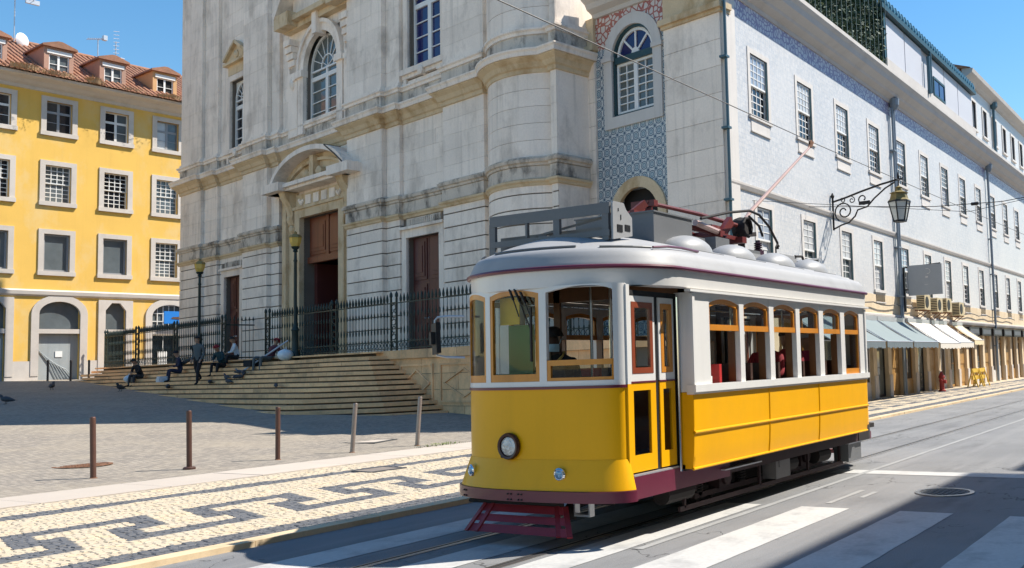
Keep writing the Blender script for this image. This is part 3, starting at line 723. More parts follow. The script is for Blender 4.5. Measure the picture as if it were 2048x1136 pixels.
for x0, x1, zt in ((28.1, 29.76, 6.28), (12.24, 14.3, 6.45)):
    cx = (x0+x1)/2
    for a, b in ((x0, cx-.008), (cx+.008, x1)):
        d = MB(); d.box(a, b, -.28, -.20, LZ, zt); panelled(d, a, b, LZ, zt, -.20, 3, [.26, .34, .40]); lf = d.build('door', WOOD_RED, church)
        MB().lathe([(.01, 0), (.04, .01), (.04, .05), (.01, .07)], 10, (b-.1 if a == x0 else a+.1, -.12, 3.5), axis='y').build('door_knob', GALV, lf)
    mb = MB(); mb.box(x0-.3, x0, -.04, .10, LZ-.2, zt+.3); mb.box(x1, x1+.3, -.04, .10, LZ-.2, zt+.3); mb.box(x0, x1, -.04, .097, zt, zt+.3)
    mb.box(x0-.36, x1+.36, -.04, .20, zt+.30, zt+.40); mb.build('door_surround', STONE, church)
    mb = MB(); mb.box(x0-.05, x1+.05, -.04, .05, zt+.42, zt+.70)
    n_ = 15
    for k in range(n_): mb.box(x0+.1+(x1-x0-.2)*k/n_, x0+.1+(x1-x0-.2)*(k+.62)/n_, .05, .075, zt+.46, zt+.66)
    mb.build('door_frieze', STONE_BK, church)
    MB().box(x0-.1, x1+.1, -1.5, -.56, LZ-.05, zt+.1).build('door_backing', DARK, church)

# terrace and steps in front of the church
terr = empty('church_terrace', CO, CA, label='limestone terrace wall with relief panels between the steps and the tram', cat='terrace')
TV = 1.75
MB().box(-1.0, 40.5, -1.0, TV-.06, -.3, LZ-.03).build('terrace_core', STONE_DK, terr)
tb = ashlar(1.0, 13.2, .0, 2.05, TV-.08, TV-.015, .5, 1.45, .014, seed=9)
emit('wall_block', STEP, terr, tb, 280)
for k in range(9): piece('coping_slab', STEP, terr, -.6+k*1.55, -.6+(k+1)*1.55-.012, TV-.5, TV+.09, 2.05, LZ+random.uniform(0, .01))
for x0, x1 in ((4.2, 6.7), (7.2, 9.7), (10.1, 12.0)):
    mb = MB(); z0, z1 = .62, 1.85
    mb.box(x0, x1, TV-.03, TV+.03, z1-.06, z1); mb.box(x0, x1, TV-.03, TV+.03, z0, z0+.06); mb.box(x0, x0+.06, TV-.03, TV+.03, z0+.06, z1-.06); mb.box(x1-.06, x1, TV-.03, TV+.03, z0+.06, z1-.06)
    cx, cz = (x0+x1)/2, (z0+z1)/2
    for a, b in (((x0+.2, cz), (cx, z1-.18)), ((cx, z1-.18), (x1-.2, cz)), ((x1-.2, cz), (cx, z0+.18)), ((cx, z0+.18), (x0+.2, cz))): mb.bar((a[0], TV, a[1]), (b[0], TV, b[1]), .05, .06, (0, 1, 0))
    mb.build('relief_panel', STEP, terr)
MB().box(6.78, 7.1, TV-.03, TV+.10, 0, 2.05).build('wall_buttress', STEP, terr)
for k in range(26): piece('terrace_slab', STEP, terr, 12.9+k*1.06, 12.9+(k+1)*1.06-.008, -.0, TV+.35, LZ-.06, LZ+random.uniform(-.004, .008))

steps = empty('church_steps', CO, CA, label='broad flight of worn cream limestone steps in front of the church', cat='steps')
NST, RIS, TRD = 13, .163, .335
rs = random.Random(11)
for k in range(1, NST+1):
    zt = LZ-RIS*k; v1 = TV+.35+TRD*k; v0 = v1-TRD-.14; uR = 12.9-.30*k
    # right end: chamfered return back to the terrace wall
    cut = min(2.0, .16*k)
    poly = [(uR, TV-.02), (uR+.25, TV+.4+ (v1-TV)*.35), (uR+cut+.45, v1-.12), (uR+cut+1.3, v1), (uR+cut+1.3, v0), (uR+cut+1.3, TV-.02)]
    mb = MB(); mb.prism(poly, zt-.115, zt-.004); mb.build('step_slab', STEP, steps)
    cu, cv = uR+cut+1.3, TV; pin = [(p[0]+(cu-p[0])*.06, p[1]+(cv-p[1])*.025) for p in poly]
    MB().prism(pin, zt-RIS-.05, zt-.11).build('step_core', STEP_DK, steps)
    x = uR+cut+1.308
    while x < 38.5:
        L = rs.uniform(1.2, 2.4)
        piece('step_slab', STEP, steps, x+.006, x+L-.006, v0, v1+rs.uniform(-.014, .014), zt-.115, zt+rs.uniform(-.010, .004)); x += L
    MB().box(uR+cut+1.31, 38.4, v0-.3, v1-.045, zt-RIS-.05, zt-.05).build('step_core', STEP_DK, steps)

# ------------------------------------------------------------------ iron railings and lamps on the terrace
bar_me = None
def fence(u0, u1, label, piers, gap=None):
    global bar_me
    t = empty('iron_fence', CO, CA, label=label, cat='fence', group='dark green railings of the church terrace')
    t.location = CO; y = 1.62; z0, z1 = LZ, LZ+1.62
    if bar_me is None:
        mb = MB(); mb.lathe([(.011, 0), (.011, .55), (.024, .60), (.030, .68), (.022, .78), (.011, .82), (.011, 1.12), (.024, 1.16), (.030, 1.24), (.011, 1.34), (.011, 1.62), (.036, 1.66), (.045, 1.74), (.030, 1.82), (.006, 1.92)], 7)
        mb.lathe([(.02, .28), (.028, .33), (.011, .42)], 7)
        bar_me = bpy.data.meshes.new('railing_bar'); bar_me.from_pydata(mb.v, [], mb.f); bar_me.materials.append(IRON)
    n = int((u1-u0)/.205)
    for i in range(n+1):
        u = u0+(u1-u0)*i/n
        if any(abs(u-p) < .24 for p in piers): continue
        o = link('railing_bar', bar_me, t); o.location = (u, y, z0)
    MB().box(u0, u1, y-.018, y+.018, z1-.035, z1).build('top_rail', IRON, t)
    MB().box(u0, u1, y-.018, y+.018, z0+.30, z0+.33).build('lower_rail', IRON, t)
    MB().box(u0, u1, y-.018, y+.018, z0+.06, z0+.09).build('bottom_rail', IRON, t)
    mb = MB(); k = int((u1-u0)/.2)
    for i in range(k):
        c = u0+(i+.5)*(u1-u0)/k
        pts = [(c+.085*math.cos(a), y, z0+.195+.085*math.sin(a)) for a in [2*math.pi*j/8 for j in range(9)]]
        mb.tube(pts, .012, 4, False)
    mb.build('ring_frieze', IRON, t, kind='stuff')
    for p in piers:
        pp = MB()
        for s in (-1, 1): pp.box(p+s*.17-.025, p+s*.17+.025, y-.03, y+.03, z0-.03, z1+.16); pp.lathe([(.03, z1+.16), (.055, z1+.22), (.05, z1+.30), (.01, z1+.38)], 8, (p+s*.17, y, 0))
        for j in range(6):
            c = z0+.22+j*.25
            pp.tube([(p+.11*math.cos(a)*(1 if j % 2 else -1), y, c+.11*math.sin(a)) for a in [R(30+ 55*q) for q in range(6)]], .018, 5)
        pp.box(p-.17, p+.17, y-.02, y+.02, z0+.04, z0+.08); pp.box(p-.17, p+.17, y-.02, y+.02, z1-.04, z1+.02)
        pp.build('scroll_pier', IRON, t)
    return t
fence(1.0, 22.1, 'iron railing with spiked bars and scroll piers in front of the main portal', [3.8, 7.4, 12.6, 16.6, 21.9])
fence(25.8, 40.6, 'iron railing with spiked bars left of the gap, towards the yellow building', [26.0, 31.2, 36.0, 40.4])
# open gate leaf left standing by the left door
gt = empty('iron_gate', CO, CA, label='open dark green iron gate leaf beside the small left church door', cat='gate')
for j in range(8): MB().lathe([(.011, LZ), (.011, LZ+1.7), (.04, LZ+1.75), (.005, LZ+1.9)], 6, (25.75, 1.62-.16*j, 0)).build('gate_bar', IRON, gt)
for z in (.1, 1.5): MB().box(25.73, 25.77, .45, 1.66, LZ+z, LZ+z+.055).build('gate_rail', IRON, gt)

AMBER = M('amber_lantern_glass', (0.62, 0.42, 0.09), 0.15, var=.15, vs=6, spec=.6)
def lamp_post(u, v, z0, zt, label):
    t = empty('lamp_post', CO + Vector((math.cos(CA)*u - math.sin(CA)*v, math.sin(CA)*u + math.cos(CA)*v, 0)), CA, label=label, cat='street lamp', group='green lamp posts on the church terrace')
    h = zt-.62
    MB().lathe([(.17, z0-.05), (.17, z0+.25), (.13, z0+.35), (.12, z0+1.05), (.15, z0+1.1), (.085, z0+1.25), (.065, z0+1.4), (.055, h-.5), (.075, h-.45), (.055, h-.38), (.05, h-.12), (.10, h-.08), (.05, h)], 12).build('post', IRON, t, smooth=True)
    MB().lathe([(.03, h-.05), (.12, h+.02), (.16, h+.10), (.05, h+.12)], 12).build('lantern_cup', IRON, t, smooth=True)
    lan = MB().lathe([(.13, h+.10), (.19, h+.25), (.22, h+.44), (.20, h+.46)], 6).build('lantern_glass', AMBER, t)
    MB().lathe([(.24, h+.45), (.20, h+.53), (.10, h+.58), (.05, h+.60), (.06, h+.64), (.01, h+.70)], 6).build('lantern_cap', M('weathered_brass', (.30, .22, .08), .5, .3), t)
lamp_post(28.3, 1.72, LZ-.1, 6.85, 'green lamp post with amber lantern left of the small left church door')
lamp_post(19.25, 1.78, LZ-.1, 7.05, 'green lamp post with amber lantern in front of the main church portal')

# ------------------------------------------------------------------ tiled building along the street
def tile_mats():
    m = bpy.data.materials.new('pale_blue_glazed_tile'); MATS['tile_pale'] = m
    nt, nn, ll, b = nodes(m); p = pos(nt)
    br = nn.new("ShaderNodeTexBrick"); br.offset = 0.0; br.inputs['Scale'].default_value = 1.0
    br.inputs['Brick Width'].default_value = .14; br.inputs['Row Height'].default_value = .14; br.inputs['Mortar Size'].default_value = .004
    br.inputs['Color1'].default_value = (.57, .56, .545, 1); br.inputs['Color2'].default_value = (.65, .635, .615, 1); br.inputs['Mortar'].default_value = (.42, .45, .5, 1)
    rt = nn.new("ShaderNodeMapping"); rt.inputs['Rotation'].default_value = (R(90), 0, 0); ll.new(p, rt.inputs[0]); ll.new(rt.outputs[0], br.inputs['Vector'])
    c = mixc(nt, mth(nt, 'MULTIPLY', ramp(nt, noise(nt, p, 11, 3), .46, .62), .5), br.outputs[0], (.40, .44, .48))
    c = mixc(nt, mth(nt, 'MULTIPLY', ramp(nt, noise(nt, p, .35, 6), .42, .7), .5), c, (.69, .665, .63))
    ll.new(c, b.inputs['Base Color']); b.inputs['Roughness'].default_value = .45
    bump(nt, b, br.outputs[1], -.2, .006)
    m2 = bpy.data.materials.new('blue_rosette_tile'); MATS['tile_rosette'] = m2
    nt, nn, ll, b = nodes(m2)
    g_ = nn.new("ShaderNodeNewGeometry").outputs['Position']
    dp = nn.new("ShaderNodeVectorMath"); dp.operation = 'DOT_PRODUCT'; ll.new(g_, dp.inputs[0]); dp.inputs[1].default_value = (math.cos(CA), math.sin(CA), 0)
    sx = nn.new("ShaderNodeSeparateXYZ"); ll.new(g_, sx.inputs[0])
    T = .32
    def cell(v, off): return mth(nt, 'SUBTRACT', mth(nt, 'FRACT', mth(nt, 'ADD', mth(nt, 'DIVIDE', v, T), off)), .5)
    def dist(off):
        a, c_ = cell(dp.outputs['Value'], off), cell(sx.outputs[2], off)
        return mth(nt, 'SQRT', mth(nt, 'ADD', mth(nt, 'MULTIPLY', a, a), mth(nt, 'MULTIPLY', c_, c_))), a, c_
    d1, a1, c1 = dist(0.0); d2, a2, c2 = dist(0.5)
    def band(d, lo, hi): return mth(nt, 'MULTIPLY', mth(nt, 'GREATER_THAN', d, lo), mth(nt, 'LESS_THAN', d, hi))
    col = mixc(nt, mth(nt, 'MULTIPLY', ramp(nt, noise(nt, g_, 5, 3), .4, .7), .4), (.60, .60, .58), (.50, .52, .52))
    blue, teal = (.06, .11, .17), (.13, .22, .27)
    col = mixc(nt, mth(nt, 'LESS_THAN', d1, .25), col, teal)
    col = mixc(nt, band(d1, .06, .12), col, (.50, .56, .60))
    col = mixc(nt, band(d1, .31, .41), col, blue)
    col = mixc(nt, mth(nt, 'LESS_THAN', d2, .15), col, blue)
    col = mixc(nt, band(d2, .20, .25), col, teal)
    xx = mth(nt, 'LESS_THAN', mth(nt, 'ABSOLUTE', mth(nt, 'SUBTRACT', mth(nt, 'ABSOLUTE', a2), mth(nt, 'ABSOLUTE', c2))), .05)
    col = mixc(nt, mth(nt, 'MULTIPLY', mth(nt, 'MULTIPLY', xx, band(d2, .2, .36)), .8), col, blue)
    gr = mth(nt, 'LESS_THAN', mth(nt, 'MINIMUM', mth(nt, 'ABSOLUTE', a1), mth(nt, 'ABSOLUTE', c1)), .012)
    col = mixc(nt, mth(nt, 'MULTIPLY', gr, .5), col, (.35, .37, .38))
    ll.new(col, b.inputs['Base Color']); b.inputs['Roughness'].default_value = .4
    m3 = bpy.data.materials.new('red_scroll_tile_band'); MATS['tile_red'] = m3
    nt, nn, ll, b = nodes(m3); p = pos(nt)
    wv = nn.new("ShaderNodeTexVoronoi"); wv.feature = 'DISTANCE_TO_EDGE'; wv.inputs['Scale'].default_value = 5.5; ll.new(p, wv.inputs['Vector'])
    f = mth(nt, 'LESS_THAN', wv.outputs['Distance'], .11)
    ll.new(mixc(nt, f, (.58, .52, .47), (.36, .10, .07)), b.inputs['Base Color']); b.inputs['Roughness'].default_value = .4
    m4 = bpy.data.materials.new('violet_lattice_tile_frieze'); MATS['tile_frieze'] = m4
    nt, nn, ll, b = nodes(m4); p = pos(nt)
    wv = nn.new("ShaderNodeTexVoronoi"); wv.feature = 'DISTANCE_TO_EDGE'; wv.inputs['Scale'].default_value = 6.0; ll.new(p, wv.inputs['Vector'])
    f = mth(nt, 'LESS_THAN', wv.outputs['Distance'], .12)
    ll.new(mixc(nt, f, (.58, .53, .54), (.27, .21, .32)), b.inputs['Base Color']); b.inputs['Roughness'].default_value = .4
    return m, m2, m3, m4
T_PALE, T_ROS, T_RED, T_FRZ = tile_mats()
CORN = M('pale_grey_render_cornice', (.55, .515, .475), .85, var=.08, vs=1.2, stain=(.40, .36, .32), stain_amt=.35, stain_s=.9)
TRIMB = M('white_limestone_trim', (.62, .585, .545), .85, var=.08, vs=1.5, fine=.06, rnd=.05, streak=.1)
TEAL = M('dark_teal_paint', (.012, .05, .06), .45, var=.15)
TEALPIPE = M('blue_grey_drainpipe', (.06, .12, .15), .45, .2, var=.15)
tb_ = empty('tiled_building', (22.85, 12.16, 0), 0, label='long pale blue tiled building with white framed windows along the street', cat='building')
BL = 43.4
UW = [(1.61+3.365*k, 1.61+3.365*k+1.16, 8.78, 10.64) for k in range(12)]
LW = [(1.75+3.33*k, 1.75+3.33*k+1.0, 4.18, 6.10) for k in range(12)]
SH = [(1.2+1.72*k, 1.2+1.72*k+1.32, .05, 2.92) for k in range(24)]
mb = MB(); wall_holes(mb, 0.0, BL, 4.0, 11.5, 0.0, UW + LW, .30, out=-1); mb.build('tiled_wall', T_PALE, tb_)
mb = MB(); wall_holes(mb, 0.0, BL, -.2, 3.12, -.02, SH, .30, out=-1); mb.box(0, BL, -.02, .1, 3.12, 4.0); mb.build('ground_floor_wall', M('warm_lit_cream_stone', (.70, .56, .38), .85, var=.12, vs=1.5, streak=.15, stain=(.45, .32, .18), stain_amt=.4, stain_s=1.2), tb_)  # strong warm light on the piers is mixed into this cream
MB().box(0, BL, -.006, .1, 11.5, 12.05).build('tile_frieze', T_FRZ, tb_)
mb = MB(); mb.prism([(.3, .3), (BL, .3), (BL, 5.0), (1.3, 5.0)], 12.6, 12.7); mb.box(BL-.1, BL, .05, 5, 4, 12.6); mb.box(.3, BL, .55, .6, 0, 12.4); mb.build('roof_slab', CORN, tb_)
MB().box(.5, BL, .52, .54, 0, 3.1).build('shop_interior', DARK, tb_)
CP = [(BL, 0), (0, 0), (5.25*math.cos(CA), 5.25*math.sin(CA))]
MB().sweep(CP[:2], [(-.05, 12.02), (.05, 12.03), (.08, 12.14), (.30, 12.26), (.34, 12.34), (.56, 12.50), (.62, 12.66), (.72, 12.78), (.72, 12.92), (.66, 12.95), (-.05, 13.0)]).build('cornice', CORN, tb_)
MB().sweep([(-.70, -.70*.2), CP[2]] if False else [(0, 0), CP[2]], [(-.05, 12.48), (.06, 12.50), (.10, 12.62), (.30, 12.72), (.38, 12.86), (.55, 12.98), (.55, 13.12), (-.05, 13.2)]).build('end_cornice', CORN, tb_)
MB().sweep(CP[:2], [(-.02, 6.46), (.05, 6.48), (.09, 6.58), (.09, 6.64), (-.02, 6.68)]).build('string_course', CORN, tb_)
MB().sweep([(BL, -.02), (0, -.02)], [(-.02, 3.06), (.08, 3.08), (.12, 3.18), (.12, 3.24), (-.02, 3.28)]).build('shop_cornice', CORN, tb_)
def sash_window(root, hole, rows_u, rows_l, cols, panes, name='window'):
    """surround with sill as the window part; sashes and panes under it"""
    x0, x1, z0, z1 = hole; wd = .16
    mb = MB(); mb.box(x0-wd, x0, -.022, .04, z0-.1, z1+wd); mb.box(x1, x1+wd, -.022, .04, z0-.1, z1+wd); mb.box(x0, x1, -.021, .04, z1, z1+wd)
    mb.box(x0-wd*1.1, x1+wd*1.1, -.07, .14, z0-.10, z0); mb.box(x0-.04, x1+.04, -.02, .04, z0-.46, z0-.10); mb.box(x0-.06, x1+.06, -.05, .04, z0-.50, z0-.46)
    f = mb.build(name, TRIMB, root); zm = (z0+z1)/2
    mb = MB(); glazing(mb, x0+.015, x1-.015, zm-.02, z1-.01, .03, .08, cols, rows_u, .055, .028); mb.build('upper_sash', WHITE, f)
    mb = MB(); glazing(mb, x0+.015, x1-.015, z0, zm+.03, .085, .13, cols, rows_l, .055, .028); mb.build('lower_sash', WHITE, f)
    mb = MB(); mb.box(x0, x1, .055, .06, zm, z1); mb.build('upper_pane', panes[0], f)
    mb = MB(); mb.box(x0, x1, .11, .115, z0, zm); mb.build('lower_pane', panes[1], f)
    MB().box(x1-.07, x1-.001, .0, .03, z0, z1).build('frame_post', TEAL, f)
    return f
BLUEPANE = M('sky_blue_window_glass', (.34, .39, .46), .06, var=.35, vs=1.4, fine=0, spec=.7)
w0 = sash_window(tb_, UW[0], 4, 4, 4, (BLUEPANE, PANE))
w1 = sash_window(tb_, LW[0], 4, 4, 2, (PANE_CURT, PANE_CURT))
w2 = sash_window(tb_, LW[3], 4, 4, 2, (PANE_CURT, PANE))
for k in range(1, 12):
    c = copy_tree(w0, tb_); c.location = (3.365*k, 0, 0)
    if k != 3:
        c = copy_tree(w1 if k < 3 else w2, tb_); c.location = ((3.33*k if k < 3 else 3.33*(k-3)), 0, 0)
wr_ = random.Random(31)
for c in tb_.children:
    if c.name.startswith('window'):
        for ch in c.children:
            if 'pane' in ch.name:
                low = parent_matrix(c).translation.z + ch.data.vertices[0].co.z < 7
                ch.material_slots[0].link = 'OBJECT'
                ch.material_slots[0].material = wr_.choice([PANE_CURT, PANE_CURT, PANE_GR, BLUEPANE] if ch.name.startswith('upper') else ([PANE_CURT, PANE, PANE_GR] if low else [PANE, PANE, PANE_GR, BLUEPANE]))
# end wall of the same building, in the church's line
XE = Matrix.Rotation(CA, 4, 'Z')
EH = [(2.69, 4.46, 9.2, 11.95), (2.62, 4.36, 3.0, 6.9)]
mb = MB(); wall_holes(mb, 2.2, 5.2, 0, 11.45, -.012, EH, .3, out=1); spandrel(mb, 2.69, 4.46, 11.05, 11.95, 3.575, 11.05, .885, .885, -.012); spandrel(mb, 2.62, 4.36, 6.05, 6.9, 3.49, 6.05, .87, .85, -.012)
mb.build('rosette_tile_wall', T_ROS, tb_, xf=XE)
mb = MB(); mb.box(2.2, 2.69, -.1, -.006, 11.45, 12.52); mb.box(2.69, 4.46, -.1, -.006, 11.95, 12.52); mb.box(4.46, 5.2, -.1, -.006, 11.45, 12.52); mb.build('red_tile_band', T_RED, tb_, xf=XE)
EB = ashlar(.02, 2.19, 0, 11.35, -.3, .09, .78, 2.4, .012, seed=4) + ashlar(5.2, 6.3, 0, 11.35, -.3, .06, .78, 1.3, .012, seed=5)
for b in EB:
    MB().box(*b).build('pier_stone', STONE, tb_, xf=XE)
MB().box(.05, 2.15, -.3, .06, 0, 11.4).box(5.25, 6.3, -.3, .04, 0, 11.4).build('pier_core', STONE_DK, tb_, xf=XE)
for a, b in ((-.06, 2.24), (5.14, 6.2)):
    mb = MB(); mb.box(a, b, -.3, .15, 11.35, 11.45); mb.box(a-.05, b+.05, -.3, .24, 11.45, 11.62); mb.box(a+.06, b-.06, -.3, .1, 11.62, 12.52)
    mb.build('pier_capital', STONE_OC, tb_, xf=XE)
MB().box(-.02, .62, -.07, .3, 0, 11.98).build('corner_pilaster', TRIMB, tb_)
mb = MB(); mb.box(2.34, 2.69, -.05, .05, 8.85, 11.05); mb.box(4.46, 4.81, -.05, .05, 8.85, 11.05); mb.box(2.69, 4.46, -.05, .05, 8.85, 9.2); arch_band(mb, 3.575, 11.05, .885, .885, .35, -.05, .05); mb.box(2.28, 2.72, -.05, .10, 10.98, 11.12); mb.box(4.43, 4.87, -.05, .10, 10.98, 11.12)
aw = mb.build('arched_window', TRIMB, tb_, xf=XE)
mb = MB(); fr = .07
mb.box(2.69, 2.69+fr, -.22, -.04, 9.2, 11.05); mb.box(4.46-fr, 4.46, -.22, -.04, 9.2, 11.05); mb.box(2.69, 4.46, -.22, -.04, 9.2, 9.2+fr); mb.box(2.69, 4.46, -.22, -.04, 10.86, 11.06); arch_band(mb, 3.575, 11.05, .815, .815, .07, -.22, -.04); mb.build('outer_frame', TEAL, aw, xf=XE)
mb = MB(); glazing(mb, 2.77, 3.575, 9.28, 10.86, -.2, -.12, 2, 6, .08, .03); glazing(mb, 3.575, 4.38, 9.28, 10.86, -.2, -.12, 2, 6, .08, .03); arch_band(mb, 3.575, 11.07, .70, .70, .09, -.2, -.12)
for k in range(1, 4):
    a = math.pi*k/4; mb.bar((3.575+.12*math.cos(a), -.16, 11.07+.12*math.sin(a)), (3.575+.72*math.cos(a), -.16, 11.07+.72*math.sin(a)), .06, .05, (0, 1, 0))
mb.lathe([(.16, -.2), (.16, -.12)], 12, (3.575, 0, 11.1), axis='y'); mb.build('sash', WHITE, aw, xf=XE)
MB().box(2.69, 4.46, -.26, -.18, 9.2, 10.9).build('lower_pane', PANE_GR, aw, xf=XE)
MB().box(2.69, 4.46, -.26, -.18, 10.9, 11.95).build('upper_pane', PANE_NAVY, aw, xf=XE)
mb = MB(); arch_band(mb, 3.49, 6.05, .87, .85, .33, -.05, .06); mb.box(2.29, 2.62, -.05, .06, 3, 6.05); mb.box(4.36, 4.69, -.05, .06, 3, 6.05); lo = mb.build('arched_doorway', STONE_OC, tb_, xf=XE)
MB().box(2.6, 4.4, -.35, -.28, 3, 6.9).build('pane', DARK, lo, xf=XE)
# drainpipes
for x, z1, r, s2 in ((-.12, 12.4, .045, 0), (14.35, 11.9, .055, .2), (31.1, 12.0, .07, 0)):
    dp_ = MB()
    for q in ([x] if not s2 else [x, x+s2]): dp_.tube([(q, -.14, .1), (q, -.14, z1)], r, 8)
    for z in range(2, 12, 2): dp_.box(x-.1, x+.1+s2, -.2, .02, z, z+.06)
    if x > 0: dp_.lathe([(.1, z1-.15), (.2, z1+.02), (.22, z1+.28), (.12, z1+.3)], 10, (x+s2/2, -.2, 0))
    dp_.build('drainpipe', TEALPIPE if x < 0 else M('grey_blue_drainpipe', (.20, .24, .28), .5, .1), tb_)
# shop fronts seen under the awnings
OCHW = M('varnished_ochre_wood', (.36, .20, .06), .5, var=.2, vs=2, streak=.2, rnd=.1)
for k in range(24):
    a, b, z0, z1 = SH[k]; kind = k % 3
    if kind == 0:
        d = MB(); glazing(d, a, b, .08, 2.3, .14, .20, 1, 2, .10); glazing(d, a, b, 2.3, 2.92, .14, .20, 2, 1, .07); d = d.build('shop_door', OCHW if k > 9 else IRON_BK, tb_)
        MB().box(a, b, .165, .175, .1, 2.9).build('pane', PANE_GR, d)
    elif kind == 1:
        d = MB(); d.box(a, b, .12, .18, .05, 2.92)
        for q in range(3): d.box(a+.12, b-.12, .09, .12, .25+q*.9, .95+q*.9)
        d.build('shop_shutter', OCHW, tb_)
    else:
        d = MB(); glazing(d, a, b, .6, 2.92, .12, .18, 2, 1, .07); d.box(a, b, .10, .20, .05, .6); d = d.build('shop_window', TRIMB if k % 2 else OCHW, tb_)
        MB().box(a, b, .145, .155, .6, 2.9).build('pane', PANE, d)
for k in range(24): piece('pier_plinth', PALE_TRIM, tb_, SH[k][1]+.02, SH[k][1]+.38, -.06, -.021, .05, .9)

# ------------------------------------------------------------------ on top of and along the tiled building
HEDGE = M('hedge_leaf_green', (.045, .085, .045), .7, var=.4, vs=3, fine=.3, fs=20)
HEDGE_Y = M('young_leaf_yellow_green', (.12, .15, .02), .7, var=.3, vs=3)
hd = empty('roof_hedge', (22.85, 12.16, 0), 0, label='dense green hedge on a trellis along the roof edge above the cornice', cat='hedge')
rn = random.Random(21); mb = MB(); my = MB()
for i in range(8000):
    x, z = rn.uniform(.4, 12.6), 13.0+2.9*rn.random()**1.1; y = rn.uniform(-.58, -.1)
    T = my if rn.random() < .035 and z < 14.4 and x > 6 else mb
    s_ = rn.uniform(.05, .11); a = Vector((rn.uniform(-1, 1), rn.uniform(-1, 1), rn.uniform(-1, 1))).normalized(); b = a.cross(Vector((rn.uniform(-1, 1), rn.uniform(-1, 1), rn.uniform(-1, 1)))).normalized()
    c = Vector((x, y, z)); T.add([c-a*s_, c+b*s_*.5, c+a*s_, c-b*s_*.5], [(0, 1, 2, 3)])
mb.build('foliage', HEDGE, hd, fix=False); my.build('young_foliage', HEDGE_Y, hd, fix=False)
mb = MB().box(.4, 12.6, -.08, -.02, 12.9, 15.9)
mb.build('backing_screen', M('dark_green_mesh', (.010, .022, .016), .8), hd)
for k in range(26): MB().box(.5+k*.48, .52+k*.48, -.64, -.62, 12.95, 15.8).build('trellis_slat', M('grey_green_trellis', (.10, .14, .13), .6), hd)
PH = M('lilac_grey_cladding', (.52, .52, .55), .6, var=.05, vs=.8, rnd=.03)
ph = empty('roof_pavilion', (22.85, 12.16, 0), 0, label='grey panelled rooftop extension with dark teal roof edge above the cornice', cat='building')
ph.location.y -= .45; MB().box(12.72, 27.1, .1, 5, 12.95, 15.3).build('wall', PH, ph)
for k, (a, b) in enumerate(((12.85, 15.5), (15.6, 18.0), (19.3, 21.6), (21.7, 24.1), (24.2, 26.95))): piece('wall_panel', PH, ph, a, b, .03, .1, 13.5, 15.25)
MB().box(12.7, 27.1, -.10, .1, 12.95, 13.42).build('parapet', CORN, ph)
mb = MB(); mb.box(12.2, 27.2, -.18, 6, 15.3, 15.5); mb.box(12.64, 12.84, -.06, 6, 13.0, 15.3); mb.box(9.8, 12.9, .3, 6, 15.35, 15.6); mb.build('roof', TEAL, ph)
for k in range(36): MB().lathe([(.12, 0), (.14, .15), (.05, .4)], 6, (12.6+k*.41, -.05, 15.5)).build('roof_tile', M('teal_roof_tile', (.03, .16, .24), .5), ph)
mb = MB(); glazing(mb, 19.7, 21.6, 13.55, 14.45, -.02, .05, 2, 1, .1); wn2 = mb.build('window', TEAL, ph); MB().box(19.75, 21.55, .012, .025, 13.6, 14.4).build('pane', PANE_NAVY, wn2)
MB().tube([(18.8, -.15, 13.4), (18.8, -.15, 15.3)], .06, 8).tube([(18.45, -.15, 13.3), (18.45, -.15, 15.0)], .09, 8).build('drainpipe', TEALPIPE, ph)
mb = MB(); mb.box(13.0, 15.2, 2.5, 4.0, 15.5, 17.6); mb.box(12.85, 15.35, 2.35, 4.15, 17.6, 17.75); ch = mb.build('chimney', TRIMB, ph)
MB().prism([(12.9, 17.75), (15.3, 17.75), (14.6, 18.2), (13.6, 18.2)], 2.5, 4.0, axis='y').build('chimney_cap', ROOF_T, ph)

b2 = empty('upper_house', (22.85, 12.16, 0), 0, label='pale blue house with rows of small windows rising beyond the rooftop extension', cat='building')
H2 = [(28.7+2.55*k, 29.6+2.55*k, 14.05, 15.5) for k in range(11)]
mb = MB(); wall_holes(mb, 27.25, 57.5, 13.0, 16.3, .02, H2, .2, out=-1); mb.box(27.25, 27.4, .03, 9, 13, 16.3); mb.build('wall', T_PALE, b2)
MB().sweep([(57.5, .02), (27.2, .02)], [(-.05, 16.25), (.1, 16.3), (.25, 16.45), (.5, 16.6), (.55, 16.8), (-.05, 16.9)]).build('cornice', CORN, b2)
for a, b, z0, z1 in H2:
    mb = MB(); mb.box(a-.14, a, -.03, .1, z0-.1, z1+.14); mb.box(b, b+.14, -.03, .1, z0-.1, z1+.14); mb.box(a, b, -.03, .1, z1, z1+.14); mb.box(a-.2, b+.2, -.08, .15, z0-.2, z0-.1); f = mb.build('window', TRIMB, b2)
    MB().box(a, b, .15, .17, z0-.1, z1).build('pane', BLUEPANE, f)
mb = MB(); mb.prism([(-.4, 16.85), (6, 19.0), (9, 16.85)], 27.1, 57.5, axis='x'); mb.build('roof', ROOF_T, b2)
mb = MB(); mb.box(46, 48.2, 1.0, 3, 16.9, 18.3); mb.box(45.8, 48.4, .8, 3.2, 18.3, 18.5); mb.build('dormer', DORM_PK, b2)
MB().tube([(33.6, -.12, 13), (33.6, -.12, 16.2)], .08, 8).lathe([(.1, 16.0), (.22, 16.15), (.22, 16.4)], 8, (33.6, -.15, 0)).build('drainpipe', TEALPIPE, b2)

